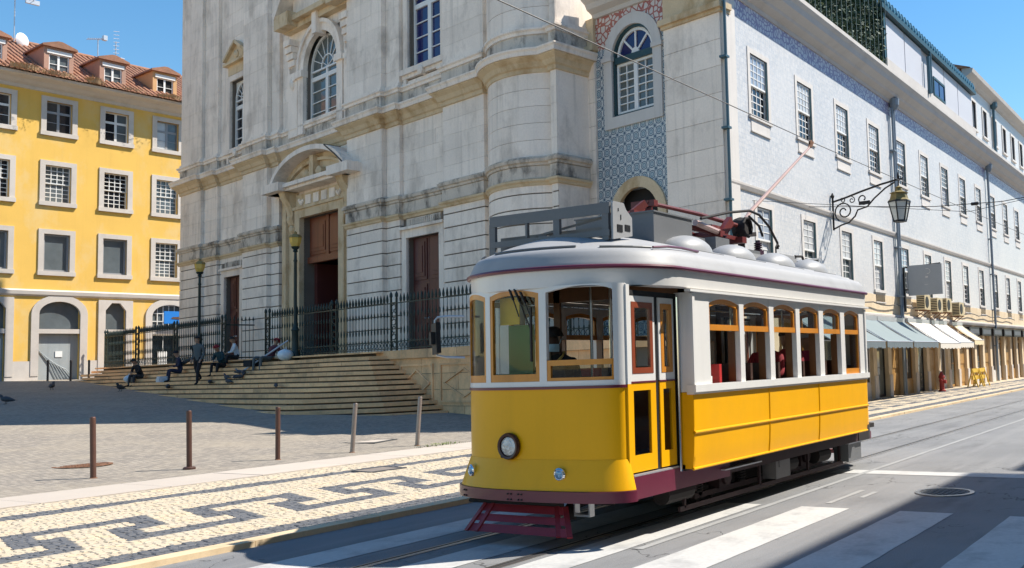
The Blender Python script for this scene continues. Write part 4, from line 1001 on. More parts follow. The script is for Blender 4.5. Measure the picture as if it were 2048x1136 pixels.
# far end of the street: one more plain house so that the street does not end in air
fh = empty('far_house', (66.3, 12.3, 0), 0, label='pale house at the far end of the street beyond the tiled building', cat='building')
mb = MB(); FHH = [(1.0+3*k, 2.1+3*k, z, z+1.8) for k in range(14) for z in (4.3, 8.7)] + [(.8+3*k, 2.4+3*k, .1, 2.9) for k in range(14)]
wall_holes(mb, 0, 44, 0, 13, 0, FHH, .25, out=-1); mb.box(0, 44, .3, 10, 12.8, 13); mb.build('wall', T_PALE, fh)
MB().box(0, 44, .26, .3, 0, 12.9).build('window_glass', PANE, fh); MB().box(-.2, 44, -.6, .3, 12.6, 13.1).build('cornice', CORN, fh)

# awnings
AW_T = M('grey_teal_canvas', (.20, .245, .255), .9, var=.06, vs=2); AW_W = M('white_canvas', (.66, .62, .55), .9, var=.06, vs=2); AW_C = M('cream_canvas', (.74, .60, .38), .9, var=.06, vs=2)
VAL = M('slate_canvas_valance', (.13, .165, .185), .9, var=.06)
def awning(x0, x1, zt, zb, yo, mat, vm, label, grp):
    t = empty('shop_awning', ((x0+x1)/2, 12.14, 0), 0, label=label, cat='awning', group=grp); h = (x1-x0)/2
    n = 5; mb = MB(); rows = []
    for i in range(n+1):
        f = i/n; y = -.12-(yo-.12)*f; z = zt-(zt-zb)*f-.05*math.sin(f*math.pi)
        rows.append([(-h+2*h*j/6, y, z-.012*math.sin(j/6*math.pi*3)**2) for j in range(7)])
    mb.ribbon(rows, False); rows2 = [[(p[0], p[1], p[2]-.012) for p in r] for r in rows]; mb.ribbon(rows2, False)
    mb.build('canopy', mat, t, smooth=True, fix=False)
    mb = MB(); rr = [(-h+2*h*j/12, -yo, 0) for j in range(13)]
    for j in range(12): mb.box(rr[j][0], rr[j+1][0]-.004, -yo-.006, -yo+.006, zb-.20-.03*(j % 2), zb+.012)
    mb.build('valance', vm, t)
    mb = MB()
    for s in (-1, 1): mb.tube([(s*(h-.03), -.1, zb+.1), (s*(h-.03), -yo+.02, zb+.01)], .018, 6); mb.tube([(s*(h-.03), -yo+.02, zb+.01), (s*(h-.03), -.1, zt)], .014, 6)
    mb.tube([(-h, -yo, zb+.01), (h, -yo, zb+.01)], .02, 6); mb.build('frame', GALV, t)
    MB().box(-h-.03, h+.03, -.2, -.02, zt-.06, zt+.1).build('cassette', GALV, t)
awning(26.2, 30.9, 3.03, 2.12, 1.55, AW_T, VAL, 'grey teal shop awning half hidden behind the tram end', 'grey teal awnings')
awning(31.1, 33.95, 3.03, 2.12, 1.55, AW_T, VAL, 'grey teal shop awning in the middle of its row', 'grey teal awnings')
awning(34.1, 37.3, 3.03, 2.12, 1.55, AW_T, VAL, 'grey teal shop awning next to the white awnings', 'grey teal awnings')
awning(37.8, 40.9, 3.05, 2.08, 1.5, AW_W, AW_W, 'larger white shop awning beside the grey teal awnings', 'white awnings')
awning(41.2, 43.6, 3.05, 2.12, 1.4, AW_W, AW_W, 'smaller white shop awning further up the street', 'white awnings')
awning(44.6, 46.4, 3.05, 2.25, 1.2, AW_C, AW_C, 'small cream shop awning at the end of the row', 'white awnings')
for k in range(7):
    t = empty('shop_fascia', (48.0+2.6*k, 12.1, 0), 0, label='dark flat shop fascia over a doorway, %s along the street past the awnings' % ('first', 'second', 'third', 'fourth', 'fifth', 'sixth', 'seventh')[k], cat='shop sign', group='dark fascias past the awnings')
    MB().box(-1.0, 1.0, -.35, -.02, 2.55, 2.95).build('board', IRON_BK, t); MB().box(-.85, .85, -.36, -.35, 2.63, 2.86).build('face', M('slate_board_face', (.10, .11, .12), .6), t)
# projecting sign
sg = empty('projecting_sign', (37.6, 12.14, 0), 0, label='square grey projecting shop sign with faded white marks above the awnings', cat='sign')
MB().box(-.05, .05, -1.75, -.35, 4.05, 5.28).build('panel', M('faded_grey_sign', (.33, .34, .35), .6, var=.06), sg)
mb = MB()
for q in (-1.15,):
    mb.tube([(-.055, q+.14*math.cos(a), 5.0+.11*math.sin(a)) for a in [R(70+40*j) for j in range(6)]], .014, 5); mb.box(-.058, -.05, q-.03, q+.07, 4.74, 4.80); mb.box(-.058, -.05, q-.02, q+.12, 4.46, 4.475)
mb.build('faded_mark', TRIMB, sg)
MB().bar((0, -.0, 5.2), (0, -1.7, 5.3), .05).bar((0, 0, 4.3), (0, -.4, 4.3), .05).bar((0, -.15, 3.4), (0, -.15, 5.2), .12).build('bracket', IRON_BK, sg)
# air conditioners
for i, (x, z) in enumerate(((39.6, 3.55), (41.5, 3.5), (43.0, 3.55), (45.2, 3.45))):
    t = empty('air_conditioner', (x, 12.1, z), 0, label='yellow-lit outdoor air conditioner box on the wall, %s from the grey sign' % ('first', 'second', 'third', 'fourth')[i], cat='air conditioner', group='air conditioners over the awnings')
    MB().box(-.42, .42, -.48, -.12, 0, .62).build('casing', M('yellow_lit_casing', (.52, .43, .26), .6, var=.1), t)  # casing colour includes the yellow light falling on the boxes
    mb = MB()
    for k in range(7): mb.box(-.424, -.42, -.46, -.14, .06+k*.075, .10+k*.075)
    mb.lathe([(.24, -.495), (.24, -.481)], 16, (-.1, 0, .31), axis='y'); mb.build('grille', IRON_BK, t)
    for q in (-.3, .3): MB().bar((q, 0, -.03), (q, -.5, -.03), .04).bar((q, 0, -.35), (q, -.45, -.03), .03).build('bracket', RUST, t)
# cable run along the wall
pts = [(33.0+.9*k, 12.02, 3.62+.05*math.sin(k*1.9)) for k in range(30)]
MB().tube(pts, .022, 5).build('wall_cable', IRON_BK, None, label='sagging dark cable clipped along the wall above the awnings', cat='cable')
# wall lantern on scrolled bracket
ln = empty('wall_lantern', (30.4, 12.14, 0), 0, label='large iron lantern hanging from a scrolled bracket on the tiled wall', cat='street lamp')
tr = lambda y, z: (0, y, z)
arm = MB(); arm.tube([tr(-.02, 6.98), tr(-.5, 7.08), tr(-1.1, 7.24), tr(-1.8, 7.40), tr(-2.4, 7.50), tr(-2.55, 7.50)], .035, 7); arm.tube([tr(-.05, 6.0), tr(-.05, 7.15)], .035, 7); arm.lathe([(.05, 7.12), (.07, 7.2), (.02, 7.3)], 8, (0, -.05, 0)); arm.lathe([(.03, 7.5), (.05, 7.6), (.01, 7.75)], 8, (0, -2.42, 0)); arm.build('arm', IRON_BK, ln)
sc = MB()
def spiral(cy, cz, r0, r1, a0, turns, n=22): return [tr(cy+(r0+(r1-r0)*i/n)*math.cos(a0+turns*2*math.pi*i/n), cz+(r0+(r1-r0)*i/n)*math.sin(a0+turns*2*math.pi*i/n)) for i in range(n+1)]
sc.tube(spiral(-.45, 6.62, .36, .07, R(-60), 1.6), .025, 6); sc.tube(spiral(-.42, 7.0, .10, .03, 0, 1.2), .018, 5); sc.tube(spiral(-.75, 6.98, .12, .03, R(90), 1.2), .018, 5)
sc.tube([tr(-.08, 6.05), tr(-.35, 6.16), tr(-.62, 6.22), tr(-.85, 6.42), tr(-.95, 6.62), tr(-1.3, 6.70), tr(-1.55, 6.95), tr(-1.95, 7.25), tr(-2.3, 7.42)], .028, 6)
sc.tube(spiral(-1.15, 6.98, .22, .05, R(200), 1.1), .025, 5); sc.box(-.02, .02, -1.4, -1.0, 6.78, 6.9); sc.build('scrollwork', IRON_BK, ln)
MB().tube([tr(-2.42, 7.5), tr(-2.42, 7.1)], .02, 6).build('hanger', IRON_BK, ln)
def frus(mb, c, r0, z0, r1, z1, n=6): mb.lathe([(r0, z0), (r1, z1)], n, c)
m_ = MB(); frus(m_, (0, -2.42, 0), .21, 6.12, .36, 6.72); m_.build('lantern_glass', M('frosted_lantern_glass', (.50, .53, .52), .2, var=.1, spec=.6), ln)
m_ = MB(); frus(m_, (0, -2.42, 0), .40, 6.72, .38, 6.77); frus(m_, (0, -2.42, 0), .23, 6.06, .22, 6.12)
for k in range(6):
    a = math.pi*2*k/6; m_.bar((.215*math.cos(a), -2.42+.215*math.sin(a), 6.1), (.365*math.cos(a), -2.42+.365*math.sin(a), 6.74), .035)
m_.build('lantern_frame', IRON_BK, ln)
m_ = MB(); m_.lathe([(.38, 6.77), (.31, 6.84), (.27, 7.0), (.33, 7.03), (.14, 7.1), (.10, 7.2), (.13, 7.22), (.02, 7.28)], 6, (0, -2.42, 0)); m_.build('lantern_roof', M('verdigris_brass', (.22, .17, .06), .55, .3, var=.2), ln)
# hydrant and street clutter
hy = empty('fire_hydrant', (40.2, 11.35, PZ), 0, label='red fire hydrant on the pavement by the shop piers', cat='hydrant'); REDP = M('red_hydrant_paint', (.30, .03, .025), .5, var=.15)
MB().lathe([(.16, 0), (.16, .06), (.11, .08), (.10, .55), (.14, .58), (.14, .64), (.11, .70), (.06, .80), (.03, .86)], 12).build('barrel', REDP, hy, smooth=True)
for s in (-1, 1): MB().lathe([(.07, .08*s), (.07, .19*s)], 10, (0, 0, .47), axis='x').build('outlet', REDP, hy)
MB().lathe([(.08, -.2), (.08, -.08)], 10, (0, 0, .42), axis='y').build('outlet_cap', REDP, hy)
for i, x in enumerate((45.0, 46.3)):
    t = empty('yellow_barrier', (x, 11.1, PZ), 0, label='yellow barrier on the pavement, %s from the hydrant' % ('first', 'second')[i], cat='barrier', group='yellow barriers by the shops'); YB = M('yellow_barrier_paint', (.62, .40, .04), .6)
    for s in (-1, 1): MB().bar((s*.5, -.25, 0), (s*.5, 0, .85), .05).bar((s*.5, .25, 0), (s*.5, 0, .85), .05).build('trestle', YB, t)
    for z in (.45, .78): MB().box(-.6, .6, -.03, .03, z-.09, z+.09).build('board', YB, t)
# wires
def wire(name, pts, r, label, mat=IRON_BK): MB().tube(pts, r, 6).build(name, mat, None, label=label, cat='cable')
wire('trolley_wire', [(-8, 5.93, 4.98), (6.7, 5.93, 5.06), (14.05, 5.93, 5.12), (31, 5.93, 5.38), (60, 5.93, 5.9)], .0065, 'overhead trolley wire running above the tram along the street', M('dull_copper_wire', (.16, .15, .14), .5, .4))
wire('span_wire', [(28.3, 12.1, 6.55), (28.5, 8.0, 6.15), (28.6, 6.0, 6.1), (28.7, 0.0, 6.6), (28.7, -5.2, 7.2)], .012, 'thin span wire crossing the street from the tiled wall behind the lantern')
wire('span_wire', [(24.2, 12.1, 6.2), (24.3, 5.95, 5.25), (24.3, -5.2, 6.6)], .007, 'thin span wire carrying the trolley wire just past the tram')
for i, (p) in enumerate(((28.6, 6.8, 6.12),)):
    o = MB().lathe([(.02, -.12), (.05, -.1), (.05, .1), (.02, .12)], 8, (0, 0, 0), axis='y').build('wire_insulator', IRON_BK, None, label='small black insulator on the thin span wire', cat='insulator'); o.location = p

# ------------------------------------------------------------------ yellow building
yb = empty('yellow_building', (32.9, 52.7, 0), R(-5.7), label='yellow rendered apartment building with stone window frames and tiled roof', cat='building')
YC = [-10.08-2.72*2, -10.08-2.72, -10.08, -7.36, -4.62, -1.97, .75]
YR = [(14.37, 16.42), (10.72, 13.07), (7.12, 9.5)]
YH = []
FRW = .24
for x in YC:
    for z0, z1 in YR: YH.append((x+FRW, x+1.66-FRW, z0+FRW*.9, z1-FRW))
GA = [(-13.0, -10.4, 0), (-7.6, -5.06, 0), (-4.55, -2.86, 1), (-2.2, .4, 0), (1.0, 2.6, 1), (-9.95, -8.35, 1)]
YB0 = 1.0
GH = []
for a, b, k in GA:
    i = .34; GH.append((a+i, b-i, 1.6, 6.0-i*.6))
mb = MB(); wall_holes(mb, -20, 6, YB0, 16.9, 0, YH + GH, .35, out=-1)
for (a, b, k), h in zip(GA, GH):
    if k == 0: spandrel(mb, h[0], h[1], 5.15, h[3], (h[0]+h[1])/2, 5.15, (h[1]-h[0])/2, h[3]-5.15, 0)
mb.box(-20.2, -20, 0, 12, YB0, 17); mb.box(5.9, 6, 0.01, 12, YB0, 17); mb.build('wall', YELLOW_W, yb)
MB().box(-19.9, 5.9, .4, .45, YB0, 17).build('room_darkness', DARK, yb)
MB().sweep([(6, 0), (-20, 0)], [(-.02, 6.02), (.06, 6.05), (.12, 6.12), (.14, 6.30), (.04, 6.36), (-.02, 6.40)]).build('ledge', PALE_TRIM, yb)
MB().sweep([(6, 0), (-20, 0)], [(-.02, 16.60), (.06, 16.64), (.08, 16.78), (.26, 16.86), (.42, 17.0), (.80, 17.06), (.92, 17.10), (.95, 17.22), (-.05, 17.3)]).build('cornice', PALE_TRIM, yb)
mb = MB(); wall_holes(mb, -20, 6, YB0, 2.75, -.05, GH, .1, out=-1); mb.build('plinth', PALE_TRIM, yb)
def yframe(x, z0, z1):
    mb = MB(); mb.box(x, x+FRW, -.06, .06, z0, z1); mb.box(x+1.66-FRW, x+1.66, -.06, .06, z0, z1); mb.box(x+FRW, x+1.66-FRW, -.06, .06, z1-FRW, z1); mb.box(x-.03, x+1.69, -.11, .06, z0, z0+FRW*.9)
    return mb.build('window', PALE_TRIM, yb)
PANE_DUSTY = M('dusty_grey_glass', (.12, .14, .15), .12, var=.45, vs=.9, fine=0, spec=.55)
GREYF = M('grey_window_frame', (.30, .31, .33), .6, var=.1)
rq = random.Random(4)
for ci, x in enumerate(YC):
    for ri, (z0, z1) in enumerate(YR):
        f = yframe(x, z0, z1); a, b, c, d = x+FRW, x+1.66-FRW, z0+FRW*.9, z1-FRW; cx = (a+b)/2
        if ri == 0:
            mb = MB(); zt = d-.55
            for p, q in ((a, cx), (cx, b)): glazing(mb, p, q, c, zt, .14, .2, 1, 2, .06, .03); glazing(mb, p, q, zt, d, .14, .2, 1, 1, .06)
            mb.build('casement', GREYF if ci % 2 else WHITE, f)
            MB().box(a, cx, .16, .18, c, d).build('pane', rq.choice([PANE, PANE_DUSTY, PANE_CURT]), f); MB().box(cx, b, .161, .181, c, d).build('pane', rq.choice([PANE, PANE_DUSTY]), f)
        elif ri == 1 or ci == 5:
            mb = MB(); zm = (c+d)/2; glazing(mb, a, b, zm, d, .12, .17, 4, 4, .05, .035); mb.build('upper_sash', WHITE, f)
            mb = MB(); glazing(mb, a, b, c, zm+.03, .18, .23, 4, 4 if ri == 1 else 5, .05, .035); mb.build('lower_sash', WHITE, f)
            MB().box(a, b, .2, .21, c, d).build('pane', PANE_DUSTY if ci % 2 else PANE, f)
        else:
            mb = MB(); glazing(mb, a, b, c, d, .1, .17, 1, 1, .09); mb.build('sash', GREYF, f); MB().box(a, b, .15, .16, c, d).build('pane', PANE_DUSTY, f)
PLAST = M('grey_plastic_sheet', (.34, .37, .38), .45, var=.15, vs=1.2, streak=.2, bmp=.3, bs=2.5); PAPER = M('white_paper', (.78, .78, .76), .8)
for gi, ((a, b, k), h) in enumerate(zip(GA, GH)):
    mb = MB(); x0, x1, z0, zt = h
    mb.box(a, x0, -.08, .08, 2.0, 5.15); mb.box(x1, b, -.08, .08, 2.0, 5.15)
    if k == 0:
        cx = (x0+x1)/2; arch_band(mb, cx, 5.15, (x1-x0)/2, zt-5.15, .34, -.08, .08)
    else:
        mb.box(a, x0, -.08, .08, 5.15, 5.95); mb.box(x1, b, -.08, .08, 5.15, 5.95); mb.box(x0, x1, -.08, .08, zt, 5.95)
        for s, X in ((1, x0), (-1, x1)): mb.prism([(X, zt), (X+s*.3, zt), (X, zt-.4)] if s > 0 else [(X, zt), (X, zt-.4), (X-.3, zt)], -.08, .08, axis='y')
    mb.box(x0, x1, -.05, .12, 4.15, 4.38)
    f = mb.build('shop_arch', PALE_TRIM, yb)
    MB().box(x0, x1, .2, .22, 4.38, zt).build('fanlight_pane', PANE_DUSTY, f)
    if gi == 3:
        mb = MB(); glazing(mb, x0, x1, 4.38, zt, .12, .18, 6, 3, .05, .04); mb.build('fanlight_bars', WHITE, f); MB().box(x0, x1, .24, .26, 1.6, 4.15).build('shop_pane', PANE, f)
        mb = MB(); glazing(mb, x0, x1, 1.7, 4.15, .12, .2, 3, 1, .08); mb.box(x0+.4, x0+.9, .1, .2, 1.7, 3.2); mb.build('shop_front', WHITE, f)
    elif gi == 1:
        MB().box(x0, x1, .2, .22, 1.6, 4.15).build('plastic_sheet', PLAST, f)
        mb = MB()
        for q in range(7): mb.tube([(x0+.1+.12*q, .17, 3.3-.12*q), (x0+.5+.13*q, .16, 2.7-.06*q), (x0+.9+.15*q, .17, 1.75)], .02, 5)
        mb.build('sheet_fold', PLAST, f); MB().box(cx-.1, cx+.22, .17, .19, 2.95, 3.25).build('paper_notice', PAPER, f)
    elif gi == 2:
        MB().box(x0, x1, .25, .27, 1.6, 4.15).build('shop_pane', PANE, f); mb = MB(); glazing(mb, x0, x1, 1.6, 4.15, .18, .24, 2, 2, .07); mb.build('shop_front', IRON, f)
    else:
        MB().box(x0, x1, .2, .22, 1.6, 4.15).build('plastic_sheet', PAPER if gi == 0 else PLAST, f)
        if gi == 5:
            MB().box(x0+.1, x1-.1, .17, .19, 2.2, 3.9).build('paper_notice', PAPER, f)
# blue shop sign under the right arch
bs_ = empty('blue_sign', (32.9, 52.7, 0), R(-5.7), label='bright blue shop sign with a dark shape under the right arch of the yellow building', cat='sign')
MB().box(-1.35, .3, -.32, -.24, 4.72, 5.42).build('board', M('bright_blue_board', (.02, .20, .62), .4, var=.05), bs_)
mb = MB(); mb.prism([(-1.0, 5.0), (.1, 4.9), (.2, 5.06), (-.2, 5.14), (-.9, 5.1)], -.335, -.32, axis='y'); mb.build('dark_motif', M('brown_motif', (.10, .05, .03), .6), bs_)
mb = MB(); mb.tube([(-.35, -.33, 5.15), (-.35, -.33, 5.5), (-.2, -.33, 5.62), (-.05, -.33, 5.5)], .05, 6); mb.build('white_motif', M('pale_blue_motif', (.45, .58, .75), .5), bs_)
for q in (-.9, 0): MB().bar((q, 0, 5.3), (q, -.28, 5.3), .03).build('bracket', IRON_BK, bs_)
# roof with rows of curved tiles
def roof_pt(x, t): return (x, -1.08+6.26*t, 17.25+3.28*t)
rf = MB().add([roof_pt(-20.3, 0), roof_pt(6.2, 0), roof_pt(6.2, 1), roof_pt(-20.3, 1), (6.2, 11, 17.3), (-20.3, 11, 17.3)], [(0, 1, 2, 3), (3, 2, 4, 5)]).build('roof', ROOF_T, yb)
mb = MB(); n_ = 92
for i in range(n_):
    x = -20.2+26.3*(i+.5)/n_
    for j in range(14):
        p0, p1 = Vector(roof_pt(x, j/14)), Vector(roof_pt(x, (j+1.12)/14)); o = random.uniform(-.012, .012)
        q = []
        for p, r_ in ((p0, .105), (p1, .085)):
            for a in (0, 45, 90, 135, 180): q.append((p.x+o+r_*math.cos(R(a)), p.y, p.z+.02+r_*.8*math.sin(R(a))))
        mb.add(q, [(k, k+1, k+6, k+5) for k in range(4)] + [(4, 3, 2, 1, 0)])
mb.build('roof_tiles', ROOF_T, rf, kind='stuff', fix=False)
MB().tube([(-20.3, 5.2, 20.58), (6.2, 5.2, 20.58)], .14, 8).build('ridge_tiles', ROOF_T, rf)
for i, (x, wd, zt, mt) in enumerate(((-7.3, 1.35, 19.15, DORM_PK), (-4.7, 1.3, 19.1, DORM_PK), (-2.0, 1.3, 19.1, DORM_OR), (.75, 1.3, 19.1, DORM_OR), (-10.2, 1.3, 19.1, DORM_PK))):
    z0 = 17.5; y0 = -.05
    mb = MB(); wall_holes(mb, x, x+wd, z0, zt-.1, y0, [(x+.22, x+wd-.2, z0+.15, zt-.45)], .12, out=-1); mb.box(x, x+.05, y0+.01, 4.2, z0, zt-.1); mb.box(x+wd-.05, x+wd, y0+.01, 4.2, z0, zt-.1)
    d = mb.build('dormer', mt, rf)
    mb = MB(); mb.prism([(x-.14, zt-.12), (x+wd+.14, zt-.12), (x+wd+.12, zt-.02), (x+wd*.5+.1, zt+.22), (x+wd*.5-.1, zt+.22), (x-.12, zt-.02)], y0-.18, 4.4, axis='y'); mb.build('dormer_roof', ROOF_T, d)
    mb = MB(); c = x+wd/2; mb.box(x+.12, x+wd-.1, y0-.05, y0, zt-.45, zt-.26); glazing(mb, x+.22, c, z0+.15, zt-.45, y0+.04, y0+.09, 1, 2, .05, .03); glazing(mb, c, x+wd-.2, z0+.15, zt-.45, y0+.04, y0+.09, 1, 2, .05, .03); mb.build('dormer_window', WHITE, d)
    MB().box(x+.2, x+wd-.18, y0+.1, y0+.12, z0+.1, zt-.4).build('pane', PANE_DUSTY if i != 2 else DARK, d)
ybm = parent_matrix(yb)
for i, (x, y, n, h, lab) in enumerate(((-8.3, -.85, 150, .55, 'dry straw weeds on the eaves left of the first dormer'), (-6.9, -.85, 120, .45, 'dry straw weeds on the eaves under the first dormer'), (-5.25, -.85, 130, .62, 'round clump of dry straw weeds on the eaves left of the second dormer'), (-3.3, -.85, 70, .3, 'low dry weeds on the eaves right of the second dormer'), (-1.3, -.85, 120, .45, 'dry straw weeds on the eaves under the third dormer'))):
    tuft('dry_weeds', ybm @ Vector((x, y, 17.3)), n*3, h, .75 if i != 2 else .45, DRYGRASS, lab, 'weeds', 'dry weeds on the yellow building eaves', seed=i+9, xs=1.3 if i != 2 else 1)
def antenna(x, y, z0, h, kind, label):
    t = empty('tv_antenna', ybm @ Vector((x, y, z0)), R(-5.7), label=label, cat='antenna', group='aerials on the yellow building roof')
    MB().tube([(0, 0, -1.2), (0, 0, h)], .03, 6).build('mast', GALV, t)
    mb = MB()
    if kind == 0:
        mb.tube([(-.1, 0, h), (.9, -.6, h-.25)], .03, 6)
        for k in range(9): c = Vector((-.05+.9*k/9, -.6*k/9, h-.25*k/9)); mb.tube([c-Vector((.15, .22, 0)), c+Vector((.15, .22, 0))], .018, 5)
        mb.tube([(-.05, 0, h+.12), (.5, .2, h+.2)], .04, 6); mb.box(.3, .95, -.65, -.5, h-.42, h-.18)
    elif kind == 1:
        mb.tube([(-.55, .1, h-.1), (.35, -.1, h+.1)], .022, 6)
        for k in range(8): c = Vector((-.5+.1*k, .08-.02*k, h-.08+.02*k)); mb.tube([c-Vector((.03, .25, 0)), c+Vector((.03, .25, 0))], .012, 5)
        mb.box(.25, .45, -.15, .1, h+.02, h+.3)
    else:
        for k in range(7): c = Vector((.0, 0, h*.5+.22*k)); mb.tube([c-Vector((.16, .05, 0)), c+Vector((.16, -.05, .05))], .014, 5)
        mb.tube([(-.2, 0, h*.4), (.5, 0, h*.36)], .02, 5)
    mb.build('elements', GALV, t)
antenna(-6.95, 4.9, 20.4, 2.6, 0, 'tall aerial mast with a large yagi at the left end of the yellow building roof')
antenna(-2.75, 5.0, 20.4, 1.3, 1, 'short aerial with a slanted boom between the first and second dormers')
antenna(-1.7, 5.2, 20.4, 1.5, 2, 'thin leaning aerial right of the second dormer')
ds = empty('satellite_dish', ybm @ Vector((-6.7, 4.4, 20.1)), R(20), label='white satellite dish at the foot of the tall aerial mast', cat='satellite dish')
mb = MB(); mb.lathe([(.02, -.10), (.2, -.08), (.34, -.02), (.42, .05), (.34, .0), (.2, -.05), (.02, -.07)], 16, (0, 0, .35), axis='y'); mb.build('reflector', M('white_dish_paint', (.8, .8, .8), .4), ds, smooth=True)
MB().tube([(0, .1, -.4), (0, .1, .35), (0, 0, .35)], .025, 6).build('mount', GALV, ds)
for i, (px_, py_) in enumerate(((25.6, 52.3), (26.3, 51.6), (27.0, 51.3))):
    t = empty('bollard', (px_, py_, sq_z(py_)), 0, label='dark thin bollard in front of the yellow building, %s from the left' % ('first', 'second', 'third')[i], cat='bollard', group='bollards by the yellow building')
    MB().lathe([(.05, -.05), (.05, .95), (.06, .97), (.04, 1.05)], 10).build('shaft', IRON_BK, t)

# buildings across the street, behind the camera's right: they throw the shadow on the road
def opp(x0, x1, h, mat, label):
    t = empty('street_house', (x0, -5.4, 0), 0, label=label, cat='building'); L = x1-x0
    hs = [(1+3.2*k, 2.3+3.2*k, z, z+2) for k in range(int((L-1.5)/3.2)) for z in (4.6, 8.2)] + [(.8+3.2*k, 2.5+3.2*k, .1, 3) for k in range(int((L-1.5)/3.2))]
    mb = MB(); wall_holes(mb, 0, L, 0, h, 0, hs, .3, out=1); mb.box(0, .1, -11, -.01, 0, h); mb.box(L-.1, L, -11, -.01, 0, h); mb.box(0, L, -11, -10.9, 0, h); mb.build('wall', mat, t)
    MB().box(0, L, -.36, -.3, 0, h).build('pane', PANE, t)
    mb = MB(); mb.prism([(.55, h), (.55, h+.12), (-5.4, h+2.2), (-11.4, h+.1), (-11.4, h)], -.1, L+.1, axis='x'); mb.build('roof', ROOF_T, t)
opp(-25, 21.2, 14.9, M('cream_render', (.62, .55, .42), .9), 'cream house across the street, right of the picture')
opp(21.3, 80, 14.0, M('pale_pink_render', (.60, .50, .45), .9), 'pale pink house across the street, further along to the right')
MB().box(-30, 150, -5.6, -3.2, -.2, .1).build('opposite_pavement', MORTAR, kind='structure')

# ------------------------------------------------------------------ the tram
TY = M('tram_yellow_enamel', (.82, .40, .002), .38, var=.05, vs=1.2, fine=.02, streak=.05, stain=(.60, .30, .02), stain_amt=.25, stain_s=1.1, bmp=.04, bs=3, coat=.05, spec=.25, rvar=.14)
TW = M('tram_white_enamel', (.72, .705, .68), .38, var=.05, vs=1.2, fine=.02, streak=.06, bmp=.03, bs=3, coat=.25, rvar=.12)
TM = M('tram_maroon_enamel', (.12, .013, .034), .35, var=.12, vs=3, coat=.2)
TMR = M('lifeguard_red_paint', (.22, .018, .022), .45, var=.18, vs=4)
TR = M('tram_grey_roof_paint', (.34, .34, .345), .55, var=.06, vs=1.6, fine=.04, stain=(.24, .24, .245), stain_amt=.45, stain_s=2.0)
TG = M('tram_grey_equipment', (.135, .14, .148), .5, var=.08, vs=3); TGL = M('tram_light_grey_equipment', (.30, .305, .315), .5, var=.06, vs=3)
TWOOD = M('varnished_orange_wood', (.58, .215, .016), .35, var=.14, vs=4, streak=.2, coat=.3); TRW = M('varnished_red_wood', (.24, .05, .018), .35, var=.14, vs=4, coat=.3)
RUBBER = M('black_rubber', (.01, .01, .011), .6); UND = M('underframe_grime', (.016, .012, .012), .8, var=.3, vs=5, fine=.2); UNDR = M('underframe_maroon_grime', (.030, .012, .014), .7, var=.3, vs=5)
CHROME = M('chrome', (.75, .75, .76), .12, 1.0, var=.02); BRASS = M('aged_brass', (.45, .30, .10), .35, .8)
TGLASS = glass('tram_glass', (.84, .87, .87), .42); GREEN = M('green_cab_panel', (.03, .20, .05), .5, var=.1); AMB = M('yellow_cab_blind', (.85, .50, .02), .6)
CREAMI = M('cream_interior', (.52, .46, .34), .6, var=.05); LEATH = M('dark_leather_seat', (.05, .022, .014), .5, var=.15); WOODI = M('interior_wood', (.16, .065, .022), .4, var=.15, vs=4, streak=.2)
REDI = M('red_cover', (.45, .02, .02), .5)
tram = empty('tram', (10.0, 5.93, 0), 0, label='yellow and white vintage tram with maroon bumper and trolley pole', cat='tram')
XT = Matrix.Translation((-10.0, 0, 0))
def tp(mb, name, mat, parent=None, smooth=False, **k): return mb.build(name, mat, parent or tram, smooth=smooth, xf=XT, **k)
XM = 10.405                                   # middle of the car; the rear end mirrors the front
def mir(x, rear): return 2*XM-x if rear else x
def fcurve(a, off=0.0):
    """plan of the bowed platform end; a from -90 (door corner) to 90 (closed corner, tighter curve)"""
    def P(t):
        W, xc = (1.05, 7.13) if t < 0 else (.87, 7.32)
        return Vector((xc - (xc-6.87)*max(0.0, math.cos(R(t)))**.75, W*math.sin(R(t))))
    p = P(a); d = P(min(90, a+.6))-P(max(-90, a-.6)); n = Vector((-d.y, d.x)).normalized() if d.length > 0 else Vector((-1, 0))
    if abs(a) > 86: n = Vector((-.35, math.copysign(.94, a)))
    return p+n*off
def ccols(mb, a0, a1, zlo, zhi, o0, o1, n=6, rear=False):
    """curved slab following the platform end, heights may be functions of a"""
    fl = zlo if callable(zlo) else (lambda a: zlo); fh = zhi if callable(zhi) else (lambda a: zhi)
    o = len(mb.v); A = [a0+(a1-a0)*i/n for i in range(n+1)]
    for a in A:
        p, q = fcurve(a, o0), fcurve(a, o1)
        sg_ = -1 if rear else 1; mb.v += [(mir(p.x, rear), sg_*p.y, fl(a)), (mir(p.x, rear), sg_*p.y, fh(a)), (mir(q.x, rear), sg_*q.y, fl(a)), (mir(q.x, rear), sg_*q.y, fh(a))]
    for i in range(n):
        k = o+4*i
        for f in ((k+2, k+6, k+7, k+3), (k, k+1, k+5, k+4), (k+1, k+3, k+7, k+5), (k, k+4, k+6, k+2)): mb.f.append(list(f)); mb.mi.append(mb.m)
    for k in (o, o+4*n): mb.f.append([k, k+1, k+3, k+2]); mb.mi.append(mb.m)
    return mb
def ang(y): return math.degrees(math.asin(max(-1, min(1, y/(1.05 if y < 0 else .87)))))
WINS = [(-.985, -.335), (-.255, .355), (.425, .80)]
